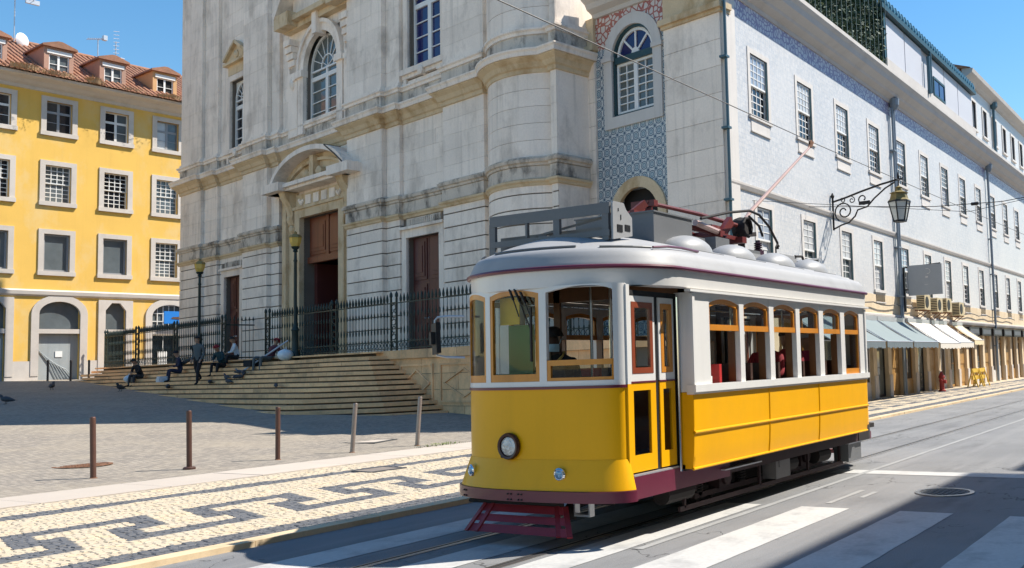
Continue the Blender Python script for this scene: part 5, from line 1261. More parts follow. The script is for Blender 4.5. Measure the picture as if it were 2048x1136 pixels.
for rear in (False, True):
    # yellow dash, flared skirt, maroon bumper
    tp(ccols(MB(), -90, 90, .76, 1.405, -.03, 0, 40, rear), 'dash_panel', TY, smooth=True)
    mb = MB(); N = 40; rings = []
    for z, off in ((.765, .004), (.74, .012), (.62, .055), (.50, .095), (.50, .06)):
        rings.append([(mir(fcurve(-90+180*i/N, off).x, rear), (-1 if rear else 1)*fcurve(-90+180*i/N, off).y, z) for i in range(N+1)])
    tp(mb.ribbon(rings, False), 'skirt', TY, smooth=True)
    bmp = tp(ccols(MB(), -90, 90, .398, .497, .04, .115, 40, rear), 'bumper', TM, smooth=True)
    tp(ccols(MB(), -90, 90, 1.402, 1.428, -.03, .012, 40, rear), 'waist_moulding', TM, smooth=True)
    fm = MB()
    ccols(fm, -90, 90, 1.428, 1.475, -.04, .004, 40, rear)
    arcz = lambda a0, a1, zt, d: (lambda a: zt-d*((2*(a-a0)/(a1-a0)-1)**2))
    edges = [-90] + [ang(y) for w_ in WINS for y in w_] + [90]
    for i in (0, 2, 4, 6): ccols(fm, edges[i], edges[i+1], 1.475, 2.30, -.04, .004, 4, rear)
    for i in (1, 3, 5): ccols(fm, edges[i], edges[i+1], arcz(edges[i], edges[i+1], 2.335, .045), 2.345, -.04, .003, 8, rear)
    for i in (0, 2, 4, 6): ccols(fm, edges[i], edges[i+1], 2.30, 2.345, -.04, .004, 4, rear)
    tp(fm, 'end_pillars', TW, smooth=True)
    for i, k in enumerate((1, 3, 5)):
        a0, a1 = edges[k], edges[k+1]; dropped = (i == 0 and not rear)
        top = arcz(a0, a1, 2.335, .045); da = 2.3; zt = 1.665 if dropped else None
        fr = MB()
        hi = (lambda a: zt) if dropped else top
        ccols(fr, a0, a0+da, 1.476, hi, -.03, .0, 2, rear); ccols(fr, a1-da, a1, 1.476, hi, -.03, .0, 2, rear)
        ccols(fr, a0+da, a1-da, 1.476, 1.505 if dropped else 1.545, -.03, .0, 6, rear)
        ccols(fr, a0+da, a1-da, (lambda a: 1.615) if dropped else (lambda a, t=top: t(a)-.05), hi, -.03, .0, 8, rear)
        f = tp(fr, 'end_window', TWOOD, smooth=True)
        tp(ccols(MB(), a0+da*.5, a1-da*.5, 1.49, (1.63 if dropped else (lambda a, t=top: t(a)-.03)), -.018, -.012, 8, rear), 'pane', TGLASS, f)
# bolts on the bumper
for y in (-.10, .02, .62):
    for z in (.415, .465):
        for dx in (-.018, .018):
            p = fcurve(ang(y+dx), .115); tp(MB().lathe([(.008, 0), (.008, -.010)], 8, (p.x, p.y, z), axis='x'), 'bumper_bolt', UND, None)
# headlight and fog lamps
p = fcurve(ang(.10)); hl = MB().lathe([(.085, .02), (.118, .0), (.126, -.03), (.115, -.055), (.094, -.05), (.09, -.02)], 26, (p.x, p.y, .885), axis='x'); hl = tp(hl, 'headlight', M('headlight_brown_rim', (.045, .010, .008), .35), smooth=True)
tp(MB().lathe([(.01, -.050), (.05, -.046), (.086, -.036), (.09, -.018)], 26, (p.x, p.y, .885), axis='x'), 'lens', M('ribbed_headlamp_glass', (.55, .55, .54), .1, .5, var=.5, vs=14, bmp=.6, bs=45), hl, smooth=True)
for y in (-.49, .60):
    p = fcurve(ang(y), .045); nrm = (fcurve(ang(y), .2)-fcurve(ang(y), 0)).normalized()
    mx = Matrix.Translation((p.x, p.y, .645)) @ Vector((nrm.x, nrm.y, -.1)).to_track_quat('Z', 'Y').to_matrix().to_4x4()
    fl = tp(MB().lathe([(.046, -.02), (.060, .0), (.060, .022), (.048, .034), (.044, .03)], 20, mx=mx), 'fog_lamp', CHROME, smooth=True)
    tp(MB().lathe([(.044, .028), (.03, .036), (.005, .039)], 20, mx=mx), 'lens', M('blue_tinted_lens', (.16, .30, .46), .12, .3, var=.6, vs=40), fl, smooth=True)
tp(MB().lathe([(.016, -.02), (.016, .01)], 10, (fcurve(ang(.2)).x, .2, .79), axis='x'), 'dash_plug', UND)
# platform doors on the kerb side; the other side is closed
for ri in (False, True):
    if True:
        sd = 1 if ri else -1; Y = sd*1.055
        def db(mb, x0, x1, z0, z1, a, b): return mb.box(x0, x1, Y-sd*a, Y-sd*b, z0, z1)
        for (x0, x1, g0, g1) in ((7.165, 7.59, 7.215, 7.50), (7.66, 7.935, 7.72, 7.875)):
            X = lambda q: mir(q, ri)
            up = MB(); db(up, X(x0), X(x1), 1.45, 1.52, 0, .03); db(up, X(x0), X(x1), 2.18, 2.235, 0, .03); db(up, X(x0), X(x0+.035), 1.52, 2.18, 0, .03); db(up, X(x1-.035), X(x1), 1.52, 2.18, 0, .03)
            dr = tp(up, 'door', TW)
            wd = MB(); a, b = x0+.036, x1-.036; db(wd, X(a), X(b), 1.521, 1.575, -.004, .028); db(wd, X(a), X(b), 2.125, 2.179, -.004, .028); db(wd, X(a), X(a+.05), 1.575, 2.125, -.004, .028); db(wd, X(b-.05), X(b), 1.575, 2.125, -.004, .028)
            tp(wd, 'door_window_frame', TRW if x0 < 7.5 else TWOOD, dr)
            lo = MB(); db(lo, X(x0), X(x1), .63, .78, 0, .03); db(lo, X(x0), X(x1), 1.365, 1.435, 0, .03); db(lo, X(x0), X(g0), .78, 1.365, 0, .03); db(lo, X(g1), X(x1), .78, 1.365, 0, .03)
            tp(lo, 'door_lower_leaf', TY, dr)
            tp(db(MB(), X(x0), X(x1), 1.435, 1.45, -.006, .03), 'door_rail', TM, dr)
            tp(db(MB(), X(a+.05), X(b-.05), 1.57, 2.13, .010, .016), 'pane', TGLASS, dr); tp(db(MB(), X(g0), X(g1), .775, 1.37, .010, .016), 'pane', TGLASS, dr)
        fr = MB(); X = lambda q: mir(q, ri)
        db(fr, X(7.13), X(7.978), 2.24, 2.285, -.004, .05); db(fr, X(7.938), X(7.978), .60, 2.24, -.002, .05); db(fr, X(7.593), X(7.657), .62, 2.24, .012, .05); tp(fr, 'door_frame', RUBBER)
        po = MB(); db(po, X(7.11), X(7.162), .50, 1.43, -.012, .05); tp(po, 'corner_post_lower', TY); po = MB(); db(po, X(7.11), X(7.162), 1.43, 2.335, -.012, .05); tp(po, 'corner_post_upper', TW)
        tp(MB().box(X(7.11), X(8.95), Y-sd*(-.03), Y-sd*.10, .395, .595), 'step_beam', TM)
        tp(db(MB(), X(7.165), X(7.94), .597, .614, -.02, .25), 'door_tread', GALV)
        tp(MB().tube([(X(7.958), Y+sd*.03, .56), (X(7.958), Y+sd*.03, 2.25)], .016, 8), 'grab_pole', CHROME)
for ri in (False, True):
    X = lambda q: mir(q, ri)
    ys = lambda q: .87+.10*(q-7.32)/.66
    def sl_(mb, x0, x1, z0, z1, t=.03): g_ = -1 if ri else 1; return mb.prism([(X(x0), g_*(ys(x0)-t)), (X(x1), g_*(ys(x1)-t)), (X(x1), g_*ys(x1)), (X(x0), g_*ys(x0))], z0, z1)
    tp(sl_(MB(), 7.31, 7.98, .56, 1.405), 'platform_side_panel', TY); tp(sl_(MB(), 7.31, 7.98, 1.405, 1.475, .035), 'platform_side_sill', TW)
    tp(sl_(MB(), 7.31, 7.40, 1.475, 2.30), 'platform_side_post', TW); tp(sl_(MB(), 7.90, 7.98, 1.475, 2.30), 'platform_side_post', TW); tp(sl_(MB(), 7.31, 7.98, 2.30, 2.345), 'platform_side_head', TW)
    tp(sl_(MB(), 7.31, 7.98, .395, .56, .06), 'platform_side_sole', TM)
    fr = MB(); sl_(fr, 7.40, 7.46, 1.48, 2.295, .025); sl_(fr, 7.84, 7.90, 1.48, 2.295, .025); sl_(fr, 7.46, 7.84, 1.48, 1.54, .025); sl_(fr, 7.46, 7.84, 2.24, 2.295, .025); f = tp(fr, 'platform_side_window', TWOOD); tp(sl_(MB(), 7.45, 7.85, 1.53, 2.25, .012), 'pane', TGLASS, f)
# saloon sides
HW = 1.23; PX = [7.98, 9.655, 11.085, 12.83]
prof = [(1.235, 1.30), (1.234, 1.15), (1.233, 1.0), (1.230, .88), (1.222, .72), (1.205, .575)]
def prof_y(z):
    for (y0, z0), (y1, z1) in zip(prof, prof[1:]):
        if z1 <= z <= z0: return y0+(y1-y0)*(z0-z)/(z0-z1)
    return prof[-1][0]
for sd in (-1, 1):
    for i in range(3):
        for z0, z1 in ((.935, 1.30), (.575, .925)):
            zs = [z0+(z1-z0)*k/6 for k in range(7)]; mb = MB()
            rings = [[(PX[i]+.005+ (PX[i+1]-PX[i]-.01)*j/3, sd*(prof_y(z)), z) for j in range(4)] for z in zs]
            mb.ribbon(rings, False); mb.ribbon([[(x, y-sd*.012, z) for x, y, z in r] for r in rings], False)
            tp(mb, 'side_panel', TY, smooth=True, fix=False)
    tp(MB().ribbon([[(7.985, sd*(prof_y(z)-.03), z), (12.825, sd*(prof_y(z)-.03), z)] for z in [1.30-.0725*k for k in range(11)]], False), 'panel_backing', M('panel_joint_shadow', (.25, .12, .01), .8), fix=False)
    tp(MB().tube([(7.98, sd*(prof_y(.93)+.004), .93), (12.83, sd*(prof_y(.93)+.004), .93)], .016, 8), 'rub_rail', TY)
    tp(MB().tube([(7.98, sd*(prof_y(.58)+.004), .58), (12.83, sd*(prof_y(.58)+.004), .58)], .014, 8), 'panel_bottom_bead', TY)
    for x in PX[1:3]: tp(MB().tube([(x, sd*(prof_y(z)+.003), z) for z in (.58, .7, .82, .93, 1.1, 1.29)], .008, 6), 'panel_seam_strip', TY)
    tp(MB().box(7.96, 12.85, sd*(HW-.06), sd*(HW+.045), 1.318, 1.388).box(7.965, 12.845, sd*(HW-.06), sd*(HW+.018), 1.296, 1.318), 'window_sill', TW)
    posts = [(7.99, 8.335), (8.992, 9.092), (9.722, 9.838), (10.458, 10.57), (11.168, 11.31), (11.902, 12.046), (12.60, 12.82)]
    for a, b in posts: tp(MB().box(a, b, sd*(HW-.07), sd*(HW+.005), 1.388, 2.30), 'window_post', TW)
    for x in (7.972, 12.793): tp(MB().box(x, x+.045, sd*(HW-.02), sd*(HW+.025), 1.39, 2.28), 'corner_bead', TW)
    for k in range(6):
        x0, x1 = posts[k][1], posts[k+1][0]; fr = MB(); cx = (x0+x1)/2; h = (x1-x0)/2
        za = lambda x: 2.25-.05*((x-cx)/h)**2
        n = 8
        for j in range(n):
            xa, xb = x0+(x1-x0)*j/n, x0+(x1-x0)*(j+1)/n
            fr.prism([(xa, za(xa)-.048), (xb, za(xb)-.048), (xb, za(xb)), (xa, za(xa))], sd*(HW-.05), sd*(HW-.012), axis='y')
        fr.box(x0, x0+.038, sd*(HW-.05), sd*(HW-.012), 1.93, 2.18); fr.box(x1-.038, x1, sd*(HW-.05), sd*(HW-.012), 1.93, 2.18); fr.box(x0, x1, sd*(HW-.055), sd*(HW-.005), 1.925, 1.985)
        if k == 5: fr.box(x0, x1, sd*(HW-.05), sd*(HW-.012), 1.388, 1.46); fr.box(x0, x0+.025, sd*(HW-.05), sd*(HW-.012), 1.46, 1.93); fr.box(x1-.025, x1, sd*(HW-.05), sd*(HW-.012), 1.46, 1.93)
        tp(MB().box(x1-.012, x1, sd*(HW-.14), sd*(HW-.056), 1.39, 1.925), 'window_jamb', WOODI)
        f = tp(fr, 'saloon_window', TWOOD)
        tp(MB().box(x0, x1, sd*(HW-.035), sd*(HW-.029), 1.96 if k < 5 else 1.45, 2.23), 'pane', TGLASS, f)
        wf = MB()
        for j in range(n):
            xa, xb = x0+(x1-x0)*j/n, x0+(x1-x0)*(j+1)/n
            wf.prism([(xa, za(xa)), (xb, za(xb)), (xb, 2.30), (xa, 2.30)], sd*(HW-.06), sd*(HW+.002), axis='y')
        tp(wf, 'window_head', TW)
    tp(MB().box(7.9, 12.9, sd*(HW-.02), sd*(HW+.05), 2.295, 2.318), 'drip_moulding', TW)
    for X0 in (7.98, 12.83):                  # returns where the wide saloon meets the narrow platform
        s_ = 1 if X0 < 10 else -1
        tp(MB().box(X0, X0+s_*.03, sd*(1.04 if (sd < 0) == (X0 < 10) else .93), sd*(HW-.003), 1.32, 2.294), 'bulkhead_return', TW)
        mb = MB(); i_ = 1.04 if (sd < 0) == (X0 < 10) else .93; mb.prism([(sd*i_, 1.317), (sd*(prof_y(1.3)-.002), 1.317), (sd*prof_y(.95), .95), (sd*(prof_y(.72)), .72), (sd*prof_y(.58), .58), (sd*i_, .58)], X0, X0+s_*.03, axis='x'); tp(mb, 'bulkhead_return_lower', TY)
# letterboard, eaves and roof
def body_ring(z, off=0.0, n=30):
    pts = []
    for i in range(n+1): p = fcurve(-90+180*i/n, off); pts.append((p.x, p.y))
    half = pts; side = [(7.6, 1.10), (7.85, 1.19), (8.02, 1.235), (9.2, 1.235)]
    left = [(x, y+off) for x, y in side] + [(XM, 1.235+off)]
    L = half + left
    full = L + [(2*XM-x, y) for x, y in reversed(L[:-1])]
    full2 = full + [(x, -y) for x, y in reversed(left)] if False else None
    right = [(x, -y) for x, y in left]
    ring = [(x, y) for x, y in half] + left + [(2*XM-x, y) for x, y in reversed(left[:-1])] + [(2*XM-x, -y) for x, y in half] + [(2*XM-x, y) for x, y in right[:-1]] + [(XM, right[-1][1])] + [(x, y) for x, y in reversed(right[:-1])]
    return [(x, y, z) for x, y in ring]
def roof_ring(z, t=0.0, off=0.0, n=30):
    W_, nx, xs = 1.262+off, 6.815-off, 7.75
    half = []
    for i in range(n+1):
        a = -90+180*i/n; W2 = W_ if a < 0 else W_-.20; half.append((xs-(xs-nx)*max(0, math.cos(R(a)))**(.95 if a < 0 else .85), W2*math.sin(R(a))))
    left = [(7.95, W_), (8.3, W_), (8.8, W_), (9.6, W_), (XM, W_)]; right = [(x, -y) for x, y in left]
    ring = half + left + [(2*XM-x, y) for x, y in reversed(left[:-1])] + [(2*XM-x, -y) for x, y in half] + [(2*XM-x, y) for x, y in right[:-1]] + [(XM, right[-1][1])] + list(reversed(right[:-1]))
    out = []
    for x, y in ring:
        dx = x-XM; L = 3.6; out.append((XM+dx*(1-t*.30), y*(1-t), z))
    return out
mb = MB(); r0, r1, r2, r3 = body_ring(2.325, -.02), roof_ring(2.325, 0, -.045), roof_ring(2.335, 0, -.022), roof_ring(2.515, 0, -.010)
mb.ribbon([r0, r1, r2, roof_ring(2.42, 0, -.016), r3], True)
tp(mb, 'letterboard', TW, smooth=True)
rl = MB(); rings = [roof_ring(2.50, 0, -.03), roof_ring(2.50, 0, .008), roof_ring(2.52, 0, .008)]
def rz_(t): return 2.52+(.17*(1-(1-t/.09)**2) if t < .09 else .17+.25*(1-(1-(t-.09)/.91)**2.1))
for t in (.01, .025, .045, .068, .09, .13, .19, .28, .40, .56, .76, .97): rings.append(roof_ring(rz_(t), t))
rl.ribbon(rings, True); o = len(rl.v)-len(rings[-1]); rl.f.append(list(range(o, len(rl.v)))); rl.mi.append(0)
roof = tp(rl, 'roof', TR, smooth=True)
e_ = roof_ring(2.508, 0, .008); tp(MB().tube(e_+[e_[0], e_[1]], .020, 8, False), 'eave_moulding', TM, smooth=True)
tp(MB().ribbon([roof_ring(2.47, 0, -.06), roof_ring(2.55, .25), roof_ring(2.62, .7), roof_ring(2.62, .98)], True), 'ceiling', CREAMI, smooth=True)
def drip(t, i0, i1, z, r=.011):
    ring = roof_ring(z, t)[i0:i1]; tp(MB().tube(ring, r, 6), 'roof_drip_rail', TG)
zz = lambda t: rz_(t)+.010
drip(.10, 3, 9, zz(.10)); drip(.12, 10, 20, zz(.12)); drip(.10, 21, 28, zz(.10))
tp(MB().tube([(7.5, -1.12, zz(.09)), (7.75, -1.13, zz(.12)+.01), (8.05, -1.10, zz(.14)+.015), (8.45, -1.06, zz(.17))], .013, 6), 'roof_drip_rail', TM)
# floor, underframe, truck
tp(MB().prism([(p.x, p.y) for p in [fcurve(a, -.05) for a in range(-88, 89, 8)]] + [(7.98, .93), (7.98, 1.12), (12.83, 1.12), (12.83, .93)] + [(mir(p.x, 1), p.y) for p in [fcurve(a, -.05) for a in range(88, -89, -8)]] + [(12.83, -.93), (12.83, -1.12), (7.98, -1.12), (7.98, -.93)], .56, .62), 'floor', UND)
for sd in (-1, 1): tp(MB().box(7.3, 13.5, sd*.42, sd*.50, .38, .56).box(8.95, 12.9, sd*.98, sd*1.06, .42, .57), 'underframe_sill', UNDR)
for X0 in (9.35, 11.55):
    for sd in (-1, 1):
        c = (X0, 0, .33)
        wh = tp(MB().lathe([(.05, sd*.40), (.30, sd*.40), (.335, sd*.42), (.335, sd*.46), (.32, sd*.46), (.315, sd*.54), (.27, sd*.545), (.25, sd*.51), (.10, sd*.51), (.09, sd*.58), (.03, sd*.58)], 28, c, axis='y'), 'wheel', UND, smooth=True)
        tp(MB().box(X0-.13, X0+.13, sd*.66, sd*.80, .22, .46).lathe([(.09, sd*.80), (.09, sd*.84), (.05, sd*.86)], 14, (X0, 0, .34), axis='y'), 'axlebox', UNDR)
    tp(MB().lathe([(.045, -.6), (.045, .6)], 12, (X0, 0, .33), axis='y'), 'axle', UND)
for sd in (-1, 1):
    tp(MB().box(8.6, 12.4, sd*.68, sd*.78, .40, .50).box(8.75, 12.2, sd*.70, sd*.76, .17, .225).bar((8.6, sd*.73, .42), (8.9, sd*.73, .2), .06).bar((12.4, sd*.73, .42), (12.1, sd*.73, .2), .06), 'truck_side_frame', UNDR)
    for X0 in (8.85, 9.85, 11.05, 12.05):
        pts = [(X0+.055*math.cos(k*.9), sd*.73+.055*math.sin(k*.9), .225+.175*k/42) for k in range(43)]; tp(MB().tube(pts, .014, 5), 'coil_spring', UND)
    tp(MB().box(10.25, 10.65, sd*.82, sd*1.0, .20, .50).box(10.33, 10.46, sd*1.0, sd*1.01, .33, .44), 'equipment_box', M('dull_grey_box', (.16, .15, .15), .6, var=.15))
    tp(MB().box(12.55, 13.05, sd*.80, sd*1.02, .16, .40), 'battery_box', TG); tp(MB().box(12.53, 13.07, sd*.78, sd*1.04, .40, .42), 'battery_box_lid', GALV)
    tp(MB().bar((8.2, sd*.90, .15), (12.6, sd*.90, .15), .03, .05).bar((8.3, sd*.90, .15), (8.3, sd*.9, .4), .03).bar((10.0, sd*.90, .15), (10.0, sd*.9, .42), .03).bar((11.4, sd*.90, .15), (11.4, sd*.9, .42), .03).bar((12.5, sd*.90, .15), (12.5, sd*.9, .42), .03), 'side_lifeguard', UNDR)
    tp(MB().box(8.75, 9.6, sd*1.02, sd*1.14, .475, .49), 'foot_strip', GALV)
    for X0, L in ((8.2, .5), (10.85, .35), (11.9, .4)): tp(MB().lathe([(.02, -L/2), (.10, -L/2), (.10, L/2), (.02, L/2)], 12, (X0, sd*.85, .32), axis='x'), 'air_cylinder', UND)
tp(MB().box(9.75, 11.2, -.35, .35, .14, .5), 'motor_casing', UND)
for rear in (False, True):
    X = lambda q: mir(q, rear)
    # slatted lifeguard under the bumper
    ya, yb_ = (.44, -.50), (.50, -.70)
    def lg(f, y): return (X(6.90-.20*f), -y if rear else y, .345-.225*f)
    guard = MB()
    for f0, f1 in ((0, .27), (.37, .62), (.72, 1.0)):
        L0, L1 = ya[0]+(yb_[0]-ya[0])*f0, ya[0]+(yb_[0]-ya[0])*f1; R0, R1 = ya[1]+(yb_[1]-ya[1])*f0, ya[1]+(yb_[1]-ya[1])*f1
        q = [lg(f0, L0), lg(f0, R0), lg(f1, R1), lg(f1, L1)]; guard.add(q + [(x+.02*(1 if not rear else -1), y, z-.006) for x, y, z in q], [(0,1,2,3),(7,6,5,4),(0,4,5,1),(1,5,6,2),(2,6,7,3),(3,7,4,0)])
    tp(guard, 'lifeguard_slats', TMR)
    for f_ in (0.0, .10, .9, 1.0):
        gs = MB()
        p0, p1 = lg(0, ya[0]+(ya[1]-ya[0])*f_), lg(1, yb_[0]+(yb_[1]-yb_[0])*f_); gs.bar(p0, p1, .05, .018, (0, 0, 1)); tp(gs, 'lifeguard_stile', TMR)
    tp(MB().tube([(X(6.92), .66, .36), (X(6.92), -.46, .36)], .018, 8).bar((X(6.92), .55, .36), (X(7.2), .5, .56), .03).bar((X(6.92), -.35, .36), (X(7.2), -.35, .56), .03), 'lifeguard_hanger', UND)
    tp(MB().box(X(7.05), X(7.12), -.66, -.48, .24, .26).box(X(7.05), X(7.12), -.66, -.48, .37, .39).box(X(7.05), X(7.12), -.66, -.645, .26, .37).box(X(7.05), X(7.12), -.495, -.48, .26, .37), 'step_bracket', GALV)
    tp(MB().tube([(X(7.05), -.15, .33), (X(7.2), -.3, .27), (X(7.3), -.45, .33), (X(7.5), -.6, .30)], .025, 6).lathe([(.06, .20), (.06, .30), (.03, .34)], 10, (X(7.12), -.38, 0)).tube([(X(7.0), 0, .35), (X(7.4), 0, .3)], .05, 8), 'coupling_hoses', UND)
tp(MB().prism([(12.85, -1.06), (13.25, -1.06), (13.42, -1.02), (13.52, -.90), (13.49, -.88), (13.40, -.98), (13.24, -1.02), (12.85, -1.02)], .62, 1.40), 'rear_apron', TY); tp(MB().prism([(12.85, -1.07), (13.26, -1.07), (13.45, -1.02), (13.58, -.88), (13.49, -.86), (13.40, -.97), (13.24, -1.01), (12.85, -1.01)], .42, .618), 'rear_buffer_corner', UND)
# wipers and mirror
wp = MB()
for (y0, z0), (y1, z1) in (((.06, 2.34), (-.05, 2.08)), ((.0, 2.34), (-.14, 2.04)), ((-.07, 2.31), (-.20, 2.04))):
    x = fcurve(ang(.0), .03).x; wp.bar((x, y0, z0), (x-.012, (y0+y1)/2, (z0+z1)/2+.03), .022, .012); wp.bar((x-.012, (y0+y1)/2, (z0+z1)/2+.03), (x, y1, z1), .010, .008)
wp.bar((fcurve(0, .03).x, -.19, 2.16), (fcurve(0, .03).x, -.19, 1.66), .018, .02); wp.bar((fcurve(0, .03).x, -.14, 2.05), (fcurve(0, .03).x, -.19, 1.95), .01, .01)
tp(wp, 'wiper_arms', RUBBER)
ma = [(7.02, .80, 2.13), (6.92, .93, 2.135), (6.88, 1.02, 2.13), (6.87, 1.045, 2.10), (6.87, 1.045, 1.80), (6.88, 1.03, 1.755), (6.92, .95, 1.735), (7.02, .80, 1.725)]
mi_ = tp(MB().tube(ma, .011, 8), 'mirror_arm', GALV, smooth=True)
mm = Matrix.Translation((6.84, 1.0, 1.92)) @ Euler((0, R(6), R(62))).to_matrix().to_4x4()
tp(MB().box(-.075, .075, -.022, .022, -.15, .15, mm).box(-.03, .03, .02, .06, -.06, .06, mm), 'mirror_housing', RUBBER, mi_)
tp(MB().box(-.066, .066, -.025, -.022, -.14, .14, mm), 'mirror_glass', CHROME, mi_)
# roof equipment
rk = MB(); Xr = 7.42; yl, yr = .80, -.70
rk.box(Xr-.02, Xr+.16, yr, yl, 3.135, 3.165); rk.box(Xr-.025, Xr-.005, yr, yl, 3.055, 3.135); rk.box(Xr-.025, Xr+.01, yr, yl, 2.84, 2.90); rk.box(Xr+.14, Xr+.16, yr, yl, 2.80, 2.96)
for y, z0 in ((yl-.03, 2.70), (-.06, 2.84), (yr+.05, 2.80), (.32, 2.91)): rk.box(Xr-.021, Xr+.016, y-(.038 if z0 < 2.9 else .012), y+(.038 if z0 < 2.9 else .012), z0, 3.085)
rk.bar((Xr+.1, yl-.1, 2.88), (Xr+.1, yr+.1, 3.05), .02); rack = tp(rk, 'roof_rack', TG)
ep = MB(); ep.prism([(Xr-.025, 2.80), (Xr+.30, 2.86), (Xr+.30, 3.04), (Xr+.20, 3.11), (Xr+.16, 3.17), (Xr-.01, 3.17), (Xr-.025, 3.15)], yr-.045, yr-.025, axis='y'); tp(ep, 'rack_end_plate', TGL, rack)
tp(MB().box(Xr+.04, Xr+.13, yr-.05, yr-.046, 2.88, 2.95).box(Xr+.17, Xr+.26, yr-.05, yr-.046, 2.90, 2.96).box(Xr+.06, Xr+.07, yr-.05, yr-.046, 3.08, 3.11).box(Xr+.10, Xr+.11, yr-.05, yr-.046, 3.00, 3.05), 'rack_plate_slots', IRON_BK, rack)
tp(MB().box(Xr+.2, Xr+.6, -.5, .6, 2.9, 2.96).box(Xr+.02, Xr+.7, .1, .2, 2.88, 2.92), 'roof_walkboard', TG)
tp(MB().box(8.40, 9.20, -.56, .46, 2.88, 3.21), 'resistor_box', TG); tp(MB().box(8.385, 9.215, -.575, .475, 3.21, 3.225), 'resistor_box_lid', TG); tp(MB().box(8.5, 9.05, -.42, .34, 2.80, 2.88), 'resistor_box_feet', UND)
for X0 in (8.95, 10.02, 11.18, 12.30):
    d = MB(); rows = []
    for i in range(7):
        t = math.pi/2*i/6; rows.append([(X0+.40*math.cos(t)*math.cos(a), -.62+.26*math.cos(t)*math.sin(a), 2.80+.20*math.sin(t)) for a in [2*math.pi*j/20 for j in range(20)]])
    d.ribbon(rows, True); tp(d, 'roof_ventilator', TGL, smooth=True)
    tp(MB().box(X0-.38, X0+.38, -.89, -.83, 2.775, 2.80), 'ventilator_lip', TG)
    d = MB(); d.ribbon([[(x, -y, z) for x, y, z in r] for r in rows], True); tp(d, 'roof_ventilator', TGL, smooth=True)
RB = M('trolley_red_paint', (.13, .018, .016), .45, var=.15, vs=4); RBL = M('faded_trolley_pole_paint', (.52, .36, .32), .4, .3)
tb2 = MB(); tb2.bar((8.65, -.12, 3.28), (11.2, -.12, 3.22), .06, .05).bar((8.65, .16, 3.28), (11.2, .16, 3.22), .06, .05).bar((8.7, 0, 3.22), (8.95, -.1, 3.42), .06, .08).bar((8.62, .05, 3.25), (9.2, .05, 3.40), .18, .03).bar((9.15, -.12, 3.45), (9.15, .2, 3.45), .08, .07)
tb2.bar((10.5, -.25, 3.22), (10.5, .3, 3.22), .12, .08).bar((11.1, -.25, 3.20), (11.1, .3, 3.20), .12, .08).bar((10.4, -.1, 3.30), (11.2, .1, 3.36), .10, .08).bar((10.75, -.1, 3.26), (11.0, -.1, 3.46), .07, .12); tp(tb2, 'trolley_base_frame', RB)
tp(MB().tube([(9.1, -.02, 3.46), (10.3, -.02, 3.47), (11.35, -.02, 3.44)], [.024, .028, .032], 8), 'trolley_boom', RB, smooth=True)
tp(MB().tube([(9.9, -.2, 3.30), (10.5, -.2, 3.24)], .04, 8), 'damper_tube', RBL)
tp(MB().lathe([(.13, -.08), (.15, 0), (.13, .08)], 14, (11.45, -.02, 3.42), axis='y').lathe([(.05, 3.1), (.05, 3.42)], 10, (11.45, -.02, 0)).tube([(11.45+.13*math.cos(k*.7), -.12, 3.42+.13*math.sin(k*.7)) for k in range(16)], .022, 6).bar((11.3, 0, 3.30), (11.9, 0, 3.38), .06), 'trolley_pivot', UND)
tp(MB().tube([(11.45, -.02, 3.44), (11.75, -.02, 3.68), (14.05, -.02, 5.06)], [.032, .030, .018], 8), 'trolley_pole', RBL, smooth=True)
tp(MB().lathe([(.02, -.02), (.055, -.015), (.035, 0), (.055, .015), (.02, .02)], 14, (14.06, -.0, 5.09), axis='y').bar((13.95, -.02, 5.0), (14.08, -.02, 5.11), .05, .03), 'trolley_head', RUST)
tp(MB().tube([(9.9, -.28, 3.34), (10.6, -.28, 3.50), (11.2, -.28, 3.60), (11.5, -.28, 3.58), (11.8, -.28, 3.45), (12.05, -.28, 3.25), (12.06, -.28, 3.16)], .018, 7).tube([(11.35, -.2, 3.55), (11.65, -.2, 3.45), (11.75, -.2, 3.32)], .018, 7), 'pole_guard_rail', UND, smooth=True)
INS = M('purple_brown_porcelain', (.045, .018, .035), .25)
for X0, y in ((10.55, -.22), (11.55, -.22), (10.55, .25), (11.55, .25)):
    tp(MB().box(X0-.06, X0+.06, y-.06, y+.06, 2.92, 3.10), 'insulator_post', INS)
    tp(MB().lathe([(.03, 3.10)] + [q for k in range(4) for q in ((.055, 3.105+.028*k), (.058, 3.115+.028*k), (.03, 3.125+.028*k))] + [(.03, 3.24)], 10, (X0, y, 0)), 'insulator', INS)
tp(MB().box(10.0, 10.35, -.42, -.18, 2.90, 3.12), 'roof_junction_box', TG); tp(MB().box(9.45, 9.95, -.30, .35, 2.88, 3.10), 'contactor_box', TG); tp(MB().box(10.9, 11.35, -.35, .35, 2.88, 3.06), 'fuse_box', TG); tp(MB().box(10.7, 11.25, -.42, -.1, 2.92, 3.0), 'roof_cable_tray', TGL)
tp(MB().box(12.1, 12.65, -.3, .3, 2.96, 3.10), 'roof_box', TGL); tp(MB().prism([(12.75, 2.95), (13.35, 2.85), (13.35, 3.12), (12.75, 3.02)], -.35, .35, axis='y'), 'roof_hood', TG); tp(MB().prism([(12.7, 3.02), (13.4, 3.12), (13.4, 3.14), (12.7, 3.04)], -.38, .38, axis='y'), 'roof_hood_lid', TGL)
tp(MB().tube([(11.95, -.3, 2.98), (11.95, -.3, 3.18), (12.0, -.3, 3.22), (12.06, -.3, 3.20)], .012, 6).tube([(12.6, -.3, 3.1), (12.85, -.3, 3.12), (12.95, -.3, 3.0)], .02, 6), 'roof_hooks', UND)
